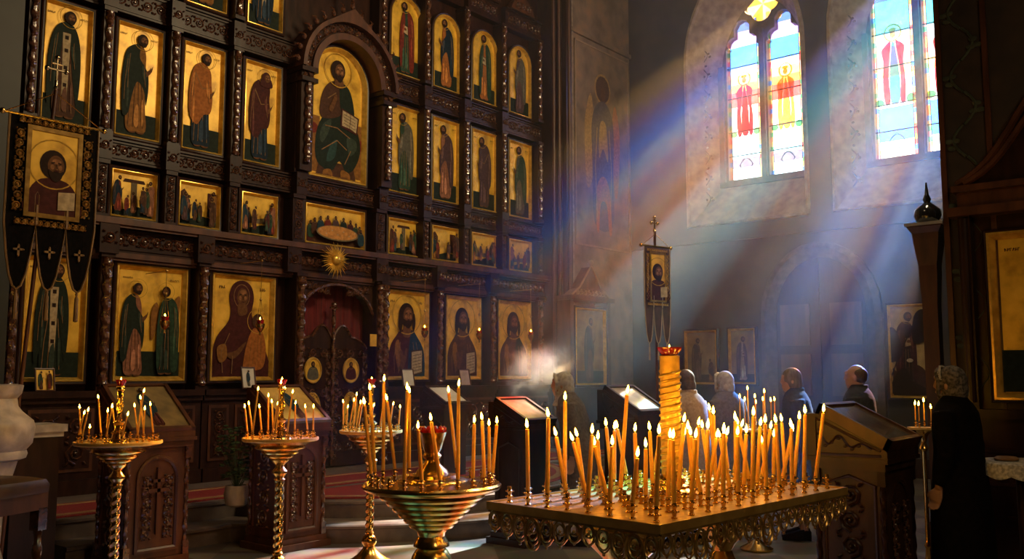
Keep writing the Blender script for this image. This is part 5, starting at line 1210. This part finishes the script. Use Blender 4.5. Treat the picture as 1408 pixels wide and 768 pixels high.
# ------------------------------------------------------------------ processional banner in the haze
def banner(label, loc, w, h, rz, cloth, trim, pole_foot, crossz, art=True, tongues=3, deco=False, fold=0):
    t = thing('processional_banner', label, 'banner', loc, rz)     # origin at the middle of the crossbar
    hb = h * .62
    c = MB().mat(cloth); nseg = 24
    def zb(x):
        u = (x / w + .5) * tongues; q = u - math.floor(u); return -hb - (h - hb) * (1 - (abs(q - .5) * 2) ** 2.2) * 1.0 + 0
    rows = []
    for y in (0, .006):
        rows.append([(-w / 2 + w * i / (nseg), y + .008 * sin(i * .9), 0) for i in range(nseg + 1)]); 
    top = [(-w / 2 + w * i / nseg) for i in range(nseg + 1)]
    fr = [(x, .006 * sin(i * .8), 0) for i, x in enumerate(top)]; fb = [(x, .006 * sin(i * .8), zb(min(max(x, -w / 2 + .001), w / 2 - .001))) for i, x in enumerate(top)]
    c.add(fr + fb + [(x, y + .008, z) for x, y, z in fr] + [(x, y + .008, z) for x, y, z in fb], [f for i in range(nseg) for n in (nseg + 1,) for f in ((i, i + n, i + n + 1, i + 1), (i + 2 * n, i + 1 + 2 * n, i + n + 1 + 2 * n, i + n + 2 * n), (i + n, i + 3 * n, i + 1 + 3 * n, i + 1 + n))])
    cl = c.build('banner_cloth', None, t)
    g = MB().mat(trim); g.tube([(-w / 2, -.004, 0)] + [(x, y - .004, z) for x, y, z in fb] + [(w / 2, -.004, 0)], w * .014, n=5)
    for k in range(1, tongues): x = -w / 2 + w * k / tongues; g.tube([(x, -.008, -hb - .01), (x, -.008, -hb * .98 + .1 * h)], w * .02, n=5)
    if deco:
        for k in range(1, tongues):
            x = -w / 2 + w * k / tongues; g.tube([(x - w * .02, -.008, -hb), (x - w * .02, -.008, -hb + h * .17), (x, -.008, -hb + h * .19), (x + w * .02, -.008, -hb + h * .17), (x + w * .02, -.008, -hb)], w * .01, n=5)
    g.build('gold_trim', None, t, smooth=True)
    for k in range(tongues):
        x = -w / 2 + w * (k + .5) / tongues; s = MB().mat(trim); z = -h; s.lathe([(.004, -.0), (w * .018, -.01), (w * .012, -.03), (w * .022, -.05), (w * .028, -.17 * h), (w * .01, -.175 * h)], n=8, c=(x, 0, z)); s.build('tassel', None, t, smooth=True)
        s = MB().mat(trim); zc = -h * .78; q = w * .055
        for a, b2 in (((-q * .22, -.012, -q), (q * .22, -.005, q)), ((-q * .8, -.012, q * .0), (q * .8, -.005, q * .42))): s.box((x + a[0], a[1], zc + a[2]), (x + b2[0], b2[1], zc + b2[2]))
        for dx, dz in ((0, 1.1), (0, -1.1), (.95, .2), (-.95, .2)): s.ball((x + dx * q, -.009, zc + dz * q), q * .22, n=6)
        if deco: s.build('embroidered_cross', None, t)
    z1, z0 = -.07 * h, -.07 * h - hb * .78; iw = w * .52
    f = MB().mat(BRASSD)
    for sg in ((-iw / 2 - .05 * w, iw / 2 + .05 * w, z0 - .05 * w, z0), (-iw / 2 - .05 * w, iw / 2 + .05 * w, z1, z1 + .05 * w), (-iw / 2 - .05 * w, -iw / 2, z0, z1), (iw / 2, iw / 2 + .05 * w, z0, z1)): f.box((sg[0], -.02, sg[2]), (sg[1], -.004, sg[3]))
    n = 10
    for k in range(n):
        a = -w * .4 + w * .8 * (k + .5) / n
        for zz in (z0 - .11 * w, z1 + .10 * w - (0)): 
            if zz < -.02: scroll(f, a - w * .04, a + w * .04, zz, w * .08, -.01, r=w * .008)
    for sx in (-1, 1): scroll(f, z0, z1, sx * w * .38, w * .12, -.01, r=w * .009, vertical=True)
    f.build('embroidered_border', None, t, smooth=False)
    gp = MB().mat(GOLD); gp.box((-iw / 2, -.012, z0), (iw / 2, -.004, z1)); gp.build('icon_panel', None, t)
    P = Paint(y=-.013); H = z1 - z0
    if art: 
        K = dict(ox=0, oz=z0, sc=H)
        P.poly('maroon', [(-.3, 0), (-.3, .22), (-.15, .42), (.15, .42), (.3, .24), (.32, 0)], **K); head(P, 0, .6, .15, True, **K); P.poly('cream', [(.06, .06), (.26, .08), (.26, .3), (.06, .28)], k=1, **K)
    P.mb.build('painted_figure', None, t)
    m = MB().mat(BRASS); m.tube([(-w / 2 - .05 * w, .01, .012), (w / 2 + .05 * w, .01, .012)], .012, n=8)
    for sx in (-1, 1): m.ball((sx * (w / 2 + .07 * w), .01, .012), .024, n=8); m.tube([(sx * (w / 2 + .05 * w), .01, .012), (0, .02, crossz * .45)], .004, n=4)
    m.build('crossbar', None, t, smooth=True)
    m = MB().mat(WOODL); m.tube([(pole_foot[0], pole_foot[1] + .03, pole_foot[2]), (0, .03, crossz * .5)], .016, n=10); m.build('pole', None, t, smooth=True)
    m = MB().mat(SILV); ch = crossz * .5
    m.lathe([(.012, 0), (.022, .02), (.012, .04), (.014, ch * .3)], n=10, c=(0, .03, ch)); zc = ch + ch * .62
    m.tube([(0, .03, ch), (0, .03, ch * 2.0)], .009, n=6); m.tube([(-ch * .28, .03, zc), (ch * .28, .03, zc)], .009, n=6); m.tube([(-ch * .15, .03, zc + ch * .18), (ch * .15, .03, zc + ch * .18)], .008, n=6)
    for x, z in ((-ch * .28, zc), (ch * .28, zc), (0, ch * 2.0)): m.ball((x, .03, z), .022, n=8)
    m.build('cross_finial', None, t, smooth=True)
    return t
p = at(903, 340, T=10.6)
banner('tall narrow processional banner with cross finial hanging in the coloured light beams', (p.x, p.y, p.z), .42, 1.12, -.25, mat('faded_purple_velvet', (.10, .05, .055), (.05, .03, .035), rough=.9), mat('faded_gold_braid', (.5, .38, .25), rough=.6), (0, 0, -p.z), .36)
pl, pr = at(13, 160, Y=7.5), at(136, 176, Y=7.5)
pt = (pl + pr) / 2; wb = pr.x - pl.x
zl_ = at(70, 400, Y=7.5).z
bn = banner('dark velvet banner with gold icon and three crossed tongues at far left', (pt.x, pt.y, pt.z), wb, pt.z - zl_, 0, CLOTHD, mat('dull_gold_braid', (.30, .17, .06), (.16, .09, .03), rough=.5), (-.24, 0, -pt.z), .55, deco=True)

# ------------------------------------------------------------------ marble font, stool and reading slab at far left
p = at(-22, 600, T=7.0)
t = thing('marble_font', 'pale marble font with moulded rim at the left edge', 'font', (p.x, p.y, 0))
m = MB().mat(MARB); m.lathe([(.28, 0), (.28, .08), (.2, .12), (.15, .3), (.16, .6), (.2, .8), (.24, .95)], n=28, lobes=8, amp=.03); m.build('pedestal', None, t, smooth=True)
m = MB().mat(MARB); m.lathe([(.24, .95), (.29, .97), (.3, 1.0), (.29, 1.03), (.33, 1.08), (.345, 1.2), (.33, 1.25), (.25, 1.32), (.22, 1.36), (.21, 1.42), (.24, 1.46), (.25, 1.52), (.2, 1.53), (.17, 1.4)], n=36); m.build('basin', None, t, smooth=True)
p = at(58, 582, T=7.6)
t = thing('side_table', 'small dark table with thick pale marble slab beside the font', 'table', (p.x - .1, p.y, 0))
m = MB().mat(MARB); m.box((-.22, -.2, p.z - .06), (.22, .2, p.z)); m.box((-.2, -.18, p.z - .1), (.2, .18, p.z - .06)); m.build('slab', None, t)
m = MB().mat(WOOD); m.box((-.18, -.16, .05), (.18, .16, p.z - .1)); m.box((-.22, -.2, 0), (.22, .2, .06)); m.build('cabinet', None, t)
p = at(2, 668, T=5.0)
t = thing('padded_stool', 'dark padded stool with turned carved legs at the lower left corner', 'stool', (p.x - .06, p.y, 0), .4)
m = MB().mat(mat('brown_leather', (.09, .04, .025), (.05, .02, .014), rough=.35)); m.loft([[(x * s_, y * s_, z) for x, y in ((-.2, -.2), (0, -.215), (.2, -.2), (.215, 0), (.2, .2), (0, .215), (-.2, .2), (-.215, 0))] for z, s_ in ((p.z - .04, 1), (p.z + .0, 1.02), (p.z + .03, .95), (p.z + .045, .7))]); m.build('seat', None, t, smooth=True)
m = MB().mat(WOODL); m.box((-.2, -.2, p.z - .13), (.2, .2, p.z - .04)); m.build('apron', None, t)
for sx in (-1, 1):
    for sy in (-1, 1):
        m = MB().mat(CARVE); m.twisted(.022, .06, p.z - .22, c=(sx * .17, sy * .17), n=8, turns=8, amp=.2, step=.02); m.box((sx * .17 - .03, sy * .17 - .03, p.z - .24), (sx * .17 + .03, sy * .17 + .03, p.z - .12)); m.ball((sx * .17, sy * .17, .03), .03, n=8); m.build('leg', None, t, smooth=True)

# ------------------------------------------------------------------ right pier with its icon case
PX = 8.0
p1 = at(1297, 300, X=PX); iz0 = at(1368, 553, X=PX).z; iz1 = at(1358, 318, X=PX).z; iy1 = at(1360, 430, X=PX).y
m = MB(); m.box((PX, -3.2, 0), (PX + 1.3, p1.y, 11.5)); struct(m, 'pillar_right', mat('dark_pier_paint', (.05, .028, .018), (.022, .015, .011), rough=.6, scale=4, detail=8))
m = MB().mat(VINE); yy = p1.y - .2
for k in range(34):
    z = .4 + k * .27; sg = 1 if k % 2 else -1
    m.tube([(PX - .012, yy + sg * .09 * sin(a * .5), z + a * .045) for a in range(7)], .012, n=4)
    for q in range(3): a = q * 2.1 + k; m.ball((PX - .012, yy + sg * .1 + .03 * cos(a), z + .12 + .04 * sin(a)), (.008, .04, .022), n=6)
struct(m, 'trim_12', smooth=True)
m = MB().mat(WOODL)
for y in (p1.y - .03, p1.y - .38): m.box((PX - .03, y - .02, 0), (PX, y + .02, 11.0))
struct(m, 'trim_13')
kt = thing('icon_case', 'dark carved wooden icon case with ogee top on the right pier', 'icon case', (PX, iy1 - .45, 0), -pi / 2)
kw = .62
m = MB().mat(WOOD); m.box((-kw, -.1, .0), (kw, 0, iz0 - .06)); m.box((-kw - .03, -.16, iz0 - .12), (kw + .03, 0, iz0 - .05)); m.box((-kw - .03, -.14, .0), (kw + .03, 0, .18))
for q in range(3): m.box((-kw, -.12, .5 + q * .25), (kw, -.1, .53 + q * .25))
m.build('lower_cabinet', None, kt)
m = MB().mat(WOOD); 
for sx in (-1, 1): m.box((sx * (kw - .045) - .045, -.12, iz0 - .05), (sx * (kw - .045) + .045, 0, iz1 + .12)); m.tube([(sx * (kw - .045), -.13, iz0), (sx * (kw - .045), -.13, iz1 + .1)], .03, n=10)
m.box((-kw, -.02, iz0 - .05), (kw, 0, iz1 + .12)); m.build('case_frame', None, kt)
m = MB().mat(WOODL); z0 = iz1 + .12; m.box((-kw - .06, -.18, z0), (kw + .06, 0, z0 + .07)); m.box((-kw - .03, -.15, z0 + .2), (kw + .03, 0, z0 + .25)); m.box((-kw, -.1, z0 + .07), (kw, 0, z0 + .2))
for off in (0, .14):
    pts = []
    for k in range(17):
        u = -1 + k / 8; x = u * (kw - off * .4); z = z0 + .25 + (.72 - off) * (1 - abs(u)) ** 1.0 * (.72 + .28 * cos(u * pi)); pts.append((x, -.1, z + .02))
    m.tube(pts, .028, n=6)
m.build('ogee_pediment', None, kt, smooth=True)
m = MB().mat(WOOD); m.prism([(-kw, z0 + .25), (kw, z0 + .25)] + [(u * kw, z0 + .25 + .72 * (1 - abs(u)) * (.72 + .28 * cos(u * pi))) for u in [1 - k / 8 for k in range(1, 16)]], -.06, 0); m.build('pediment_board', None, kt)
def tall_saint(P, w, h):
    ground(P, w, h, .3, 'dgreen', .085); inscription(P, w, h, h * .87, 6, .025); saint(P, -.02, .1, h * .86, 1, 'dblue', 'dbrown', 3)
icon('gold icon of a dark robed standing figure glazed on the right pier', .98, iz1 - iz0, (PX - .02, iy1 - .49, iz0), -pi / 2, tall_saint, gold=.06, wood=.02)

# post with ledge and dark glossy ball behind the pier edge
p = at(1276, 308, T=9.0)
t = thing('carved_post', 'dark wooden post with corbelled ledge and shiny black knob, left of the right pier', 'post', (p.x, p.y, 0))
m = MB().mat(WOODL); z = p.z
m.box((-.07, -.07, .2), (.07, .07, z - .8)); m.box((-.12, -.12, 0), (.12, .12, .2)); m.loft([[(x * s_, y * s_, zz) for x, y in ((-1, -1), (1, -1), (1, 1), (-1, 1))] for zz, s_ in ((z - .8, .07), (z - .5, .085), (z - .42, .085), (z - .16, .12), (z - .1, .125), (z - .04, .16), (z - .03, .16))]); m.build('shaft', None, t)
m = MB().mat(mat('pale_ledge', (.4, .37, .32), rough=.4)); m.box((-.18, -.18, z - .03), (.18, .18, z)); m.build('ledge', None, t)
m = MB().mat(mat('black_lacquer', (.012, .012, .014), rough=.08, coat=1)); m.lathe([(.05, 0), (.1, .02), (.13, .08), (.12, .14), (.07, .19), (.03, .22), (.04, .25), (.02, .3), (.008, .42)], n=24, c=(0, 0, z)); m.build('knob', None, t, smooth=True)

# icons on the far walls
def wall_icon(label, x0, y0, x1, y1, art, gm=None, X=XW - .0):
    a = at(x0, y1, X=X); b2 = at(x1, y0, X=X); c = at(x0, y0, X=X)
    return icon(label, a.y - b2.y, c.z - a.z, (X - .055, (a.y + b2.y) / 2, a.z), -pi / 2, art, gold=.04, wood=.03, gm=gm, group='icons on the window wall')
DG = mat('dim_old_gold', (.42, .28, .1), (.22, .14, .05), rough=.5, metal=.2, scale=5, detail=6)
wall_icon('dim gold icon of two figures on the far wall, right of the spiral column', 944, 453, 990, 530, lambda P, w, h: (ground(P, w, h, .2, 'brown', .06), saint(P, -.08, .1, h * .75, 1, 'fbrown', 'brown', 0), saint(P, .2, .08, h * .4, -1, 'ochre', 'brown', 2)), DG)
wall_icon('dim gold icon of a purple cloaked figure on the far wall, nearer the arched door', 1004, 450, 1043, 530, lambda P, w, h: (ground(P, w, h, .2, 'dgreen', .06), saint(P, 0, .1, h * .75, 1, 'cream', 'purple', 1)), DG)
def wrestle(P, w, h):
    P.poly('brown', [(-w / 2 + .06, .06), (w / 2 - .06, .06), (w / 2 - .06, .4), (.1, .55), (-.1, .35), (-w / 2 + .06, .5)])
    saint(P, -.02, .2, h * .78, 1, 'dbrown', 'maroon', 1); P.poly('dbrown', [(-.1, .7), (-.3, .6), (-.36, .95), (-.27, 1.15), (-.15, 1.05)]); P.poly('dbrown', [(.08, .9), (.28, .95), (.36, 1.25), (.24, 1.42), (.1, 1.3)])
    P.line('dbrown', [(-.34, .2), (-.12, .75), (.1, 1.2)], .02); P.poly('dbrown', [(-.28, .1), (-.2, .4), (-.05, .5), (.05, .3), (.22, .2), (.24, .1)]); P.ell('cream', .02, .62, .05, .03)
wall_icon('pale gold icon of a dark winged warrior figure left of the carved post', 1225, 417, 1278, 549, wrestle, mat('pale_gold', (.62, .46, .2), (.4, .28, .12), rough=.45, metal=.2))
m = MB().mat(WOODL); a = at(1222, 412, X=XW); b2 = at(1282, 412, X=XW)
# tall painted figure on the fresco wall with painted borders
a, b2, c2, d2 = at(789, 52, Y=FY), at(862, 84, Y=FY), at(789, 335, Y=FY), at(860, 350, Y=FY)
fz0, fz1 = c2.z, a.z; fx0, fx1 = a.x, min(b2.x, XW - .06)
t = thing('wall_mural', 'faded mural of a haloed standing figure on the ochre wall right of the icon screen', 'mural', ((fx0 + fx1) / 2, FY - .002, fz0))
m = MB().mat(FRESC); w = fx1 - fx0; h = fz1 - fz0; m.box((-w / 2, -.01, 0), (w / 2, 0, h)); m.build('painted_ground', None, t)
m = MB().mat(mat('mural_border_line', (.34, .22, .13), (.24, .16, .1), rough=.8))
for q in (((-w / 2, -.022, 0), (w / 2, -.008, .035)), ((-w / 2, -.022, h - .035), (w / 2, -.008, h)), ((-w / 2, -.022, 0), (-w / 2 + .03, -.008, h)), ((w / 2 - .03, -.022, 0), (w / 2, -.008, h))): m.box(*q)
m.build('painted_border', None, t)
P = Paint(y=-.013)
P.ell('fgold', 0, h * .80, .27, .3); P.ell('fbrown', 0, h * .80, .23, .26)
P.poly('fgold', [(-.55, h * .3), (-.6, h * .6), (-.4, h * .76), (-.3, h * .6), (-.35, h * .35)]); P.poly('forange', [(.5, h * .3), (.58, h * .58), (.42, h * .74), (.3, h * .6), (.36, h * .3)])
P.poly('fgrey', [(-.3, h * .12), (-.36, h * .4), (-.38, h * .6), (-.25, h * .7), (0, h * .74), (.25, h * .7), (.36, h * .6), (.34, h * .4), (.3, h * .12)])
P.poly('forange', [(-.25, h * .12), (-.22, h * .3), (0, h * .36), (.2, h * .3), (.27, h * .1), (.18, h * .08), (.1, h * .22), (-.1, h * .22), (-.17, h * .08)])
P.poly('fgold', [(-.14, h * .45), (0, h * .5), (.16, h * .44), (.1, h * .62), (-.1, h * .62)]); P.ell('fbrown', 0, h * .785, .11, .16); P.ell('skin', .01, h * .775, .08, .13)
for sx in (-1, 1): P.line('fgold', [(sx * .22, h * .15), (sx * .27, h * .4), (sx * .2, h * .6)], .02)
P.mb.build('painted_figure', None, t)
m = MB().mat(mat('pale_border_paint', (.36, .27, .2), (.2, .14, .1), rough=.8, scale=12, detail=6)); b3 = at(790, 200, Y=FY).x
m.box((13.12, FY - .02, .0), (b3 - .05, FY, 11.0)); struct(m, 'trim_15')
m = MB().mat(FRESC); a = at(790, 46, Y=FY); m.box((13.12, FY - .05, fz1 + .1), (XW, FY, fz1 + .18)); struct(m, 'trim_16')
# icon case under the mural
a, b2 = at(790, 412, Y=FY - .3), at(834, 418, Y=FY - .3); ib = at(795, 528, Y=FY - .3)
t = thing('wall_shrine', 'dim wooden wall shrine with gabled canopy under the mural', 'shrine', ((a.x + b2.x) / 2, FY, 0)); w = (b2.x - a.x) * 1.15
m = MB().mat(WOOD); m.box((-w / 2, -.3, 0), (w / 2, -.01, ib.z - .1)); m.box((-w / 2 - .04, -.36, ib.z - .12), (w / 2 + .04, -.01, ib.z - .06)); m.build('cabinet', None, t)
m = MB().mat(WOODL)
for sx in (-1, 1): m.box((sx * w / 2 - .05, -.3, ib.z - .06), (sx * w / 2 + .05, -.01, a.z))
m.box((-w / 2 - .08, -.38, a.z), (w / 2 + .08, -.01, a.z + .08)); m.prism([(-w / 2 - .02, a.z + .08), (w / 2 + .02, a.z + .08), (w * .3, a.z + .22), (0, a.z + .62), (-w * .3, a.z + .22)], -.3, -.1); m.build('canopy', None, t)
v = MB().mat(MATS['mural_border_line']); scroll(v, -w * .4, w * .4, a.z + .15, .12, -.31, r=.01); v.tube([(-w / 2, -.31, a.z + .1), (-w * .3, -.31, a.z + .24), (0, -.31, a.z + .64), (w * .3, -.31, a.z + .24), (w / 2, -.31, a.z + .1)], .018, n=5); v.ball((0, -.31, a.z + .7), .05, n=8); v.build('canopy_carving', None, t, smooth=True)
icon('dim icon of a robed figure inside the wall shrine, right of the smoke', w - .14, a.z - ib.z - .04, ((a.x + b2.x) / 2, FY - .3 + .05, ib.z - .05), 0, lambda P, w, h: (ground(P, w, h, .2), saint(P, 0, .1, h * .8, 1, 'brown', 'dgreen', 0)), gm=DG)

# ------------------------------------------------------------------ lace covered table, plant, and odds and ends
p = at(1404, 634, T=6.4)
t = thing('round_table', 'small round table at the right edge, under a white lace cloth', 'table', (p.x, p.y, 0))
m = MB().mat(WOOD); m.lathe([(.2, 0), (.2, .03), (.06, .08), (.035, .2), (.04, p.z - .06), (.1, p.z - .03), (.29, p.z - .025), (.29, p.z - .006)], n=28); m.build('pedestal', None, t, smooth=True)
m = MB().mat(LACE); n = 60; rings = [[(.001 * cos(2 * pi * j / n), .001 * sin(2 * pi * j / n), p.z + .004) for j in range(n)]]
for r, dz, am in ((.28, .004, 0), (.305, -.005, 0), (.312, -.04, .01), (.316, -.08, .02)): rings.append([(r * (1 + am * cos(12 * 2 * pi * j / n)) * cos(2 * pi * j / n), r * (1 + am * cos(12 * 2 * pi * j / n)) * sin(2 * pi * j / n), p.z + dz - (.025 * abs(sin(6 * 2 * pi * j / n)) if dz < -.06 else 0)) for j in range(n)])
m.loft(rings, caps=False); o = m.build('lace_tablecloth', None, None, smooth=True, loc=(p.x, p.y, 0)); tag(o, 'white scalloped lace cloth on the small round table at the right edge', 'tablecloth')
m = MB().mat(mat('tan_bread', (.3, .16, .07), (.2, .1, .04), rough=.7)); m.lathe([(.02, 0), (.075, .004), (.08, .015), (.06, .028), (.01, .032)], n=20); o = m.build('offering_loaf', None, None, smooth=True, loc=(p.x - .05, p.y + .08, p.z + .006)); tag(o, 'small flat tan loaf lying on the lace tablecloth', 'bread')
p = at(326, 655, T=8.9)
t = thing('potted_plant', 'leafy green plant in a white pot at the foot of the icon screen', 'plant', (p.x, p.y, ZS + .012))
m = MB().mat(CERAM); m.lathe([(.07, 0), (.1, .02), (.12, .12), (.1, .2), (.09, .2), (.085, .15)], n=20); m.build('pot', None, t, smooth=True)
m = MB().mat(LEAF); rs = random.Random(5)
for k in range(38):
    a = rs.uniform(0, 6.28); r = rs.uniform(.04, .2); h = rs.uniform(.3, .75); c = Vector((r * cos(a), r * sin(a), h)); m.tube([(0, 0, .16), (c.x * .5, c.y * .5, h * .7), tuple(c)], .003, n=3)
    for q in range(3): m.ball(tuple(c + Vector((rs.uniform(-.04, .04), rs.uniform(-.04, .04), rs.uniform(-.05, .03)))), (.03, .02, .012), n=5, M=None)
m.build('foliage', None, t, smooth=True)

# ------------------------------------------------------------------ haze in the light shafts and incense smoke
def volume(name, mb, dens, col, aniso, noise=None, kind='stuff', label=None, cat=None, org=(0, 0, 0)):
    m = bpy.data.materials.new(name); m.use_nodes = True; nt = m.node_tree; N = nt.nodes; L = nt.links
    for n in list(N): N.remove(n)
    out = N.new('ShaderNodeOutputMaterial'); v = N.new('ShaderNodeVolumeScatter'); v.inputs['Color'].default_value = (*col, 1); v.inputs['Density'].default_value = dens; v.inputs['Anisotropy'].default_value = aniso
    L.new(v.outputs[0], out.inputs['Volume'])
    if noise: noise(N, L, v)
    o = mb.build(name, m, None, org=org); o['kind'] = kind
    if org != (0, 0, 0): o.location = org
    if label: o['label'] = label; o['category'] = cat
    return o
hz = MB(); hz.box((4.6, 2.2, .36), (XW - .02, 9.2, 9.4))
def haze_nodes(N, L, v):
    tc = N.new('ShaderNodeTexCoord'); sp = N.new('ShaderNodeSeparateXYZ'); L.new(tc.outputs['Object'], sp.inputs[0])
    mr = N.new('ShaderNodeMapRange'); mr.interpolation_type = 'SMOOTHSTEP'; mr.inputs['From Min'].default_value = 6.2; mr.inputs['From Max'].default_value = 12.5; mr.inputs['To Min'].default_value = .0015; mr.inputs['To Max'].default_value = .019
    L.new(sp.outputs['X'], mr.inputs[0]); L.new(mr.outputs[0], v.inputs['Density'])
volume('haze', hz, .011, (.93, .95, 1.0), .4, haze_nodes, label='thin incense haze lit in coloured shafts by the stained glass windows', cat='haze')
sc = at(742, 503, T=10.35)
def smoke_nodes(N, L, v):
    tc = N.new('ShaderNodeTexCoord'); nz = N.new('ShaderNodeTexNoise'); nz.inputs['Scale'].default_value = 2.7; nz.inputs['Detail'].default_value = 6; nz.inputs['Roughness'].default_value = .6; nz.inputs['Distortion'].default_value = 1.4; L.new(tc.outputs['Object'], nz.inputs[0])
    mp = N.new('ShaderNodeMapping'); mp.inputs['Scale'].default_value = (1 / .76, 1 / .68, 1 / .56); L.new(tc.outputs['Object'], mp.inputs[0])
    ln = N.new('ShaderNodeVectorMath'); ln.operation = 'LENGTH'; L.new(mp.outputs[0], ln.inputs[0])
    mr = N.new('ShaderNodeMapRange'); mr.inputs['From Min'].default_value = .1; mr.inputs['From Max'].default_value = 1; mr.inputs['To Min'].default_value = .5; mr.inputs['To Max'].default_value = -.1; L.new(ln.outputs['Value'], mr.inputs[0])
    ad = N.new('ShaderNodeMath'); ad.operation = 'ADD'; L.new(nz.outputs['Fac'], ad.inputs[0]); L.new(mr.outputs[0], ad.inputs[1])
    m2 = N.new('ShaderNodeMapRange'); m2.inputs['From Min'].default_value = .74; m2.inputs['From Max'].default_value = 1.1; m2.inputs['To Min'].default_value = 0; m2.inputs['To Max'].default_value = 2.0; L.new(ad.outputs[0], m2.inputs[0]); L.new(m2.outputs[0], v.inputs['Density'])
sm = MB(); sm.ball(tuple(sc), (.76, .68, .56), n=16)
volume('incense_smoke', sm, 1, (.9, .92, .95), .2, smoke_nodes, org=tuple(sc), label='pale grey cloud of incense smoke curling above the glazed lectern', cat='smoke')
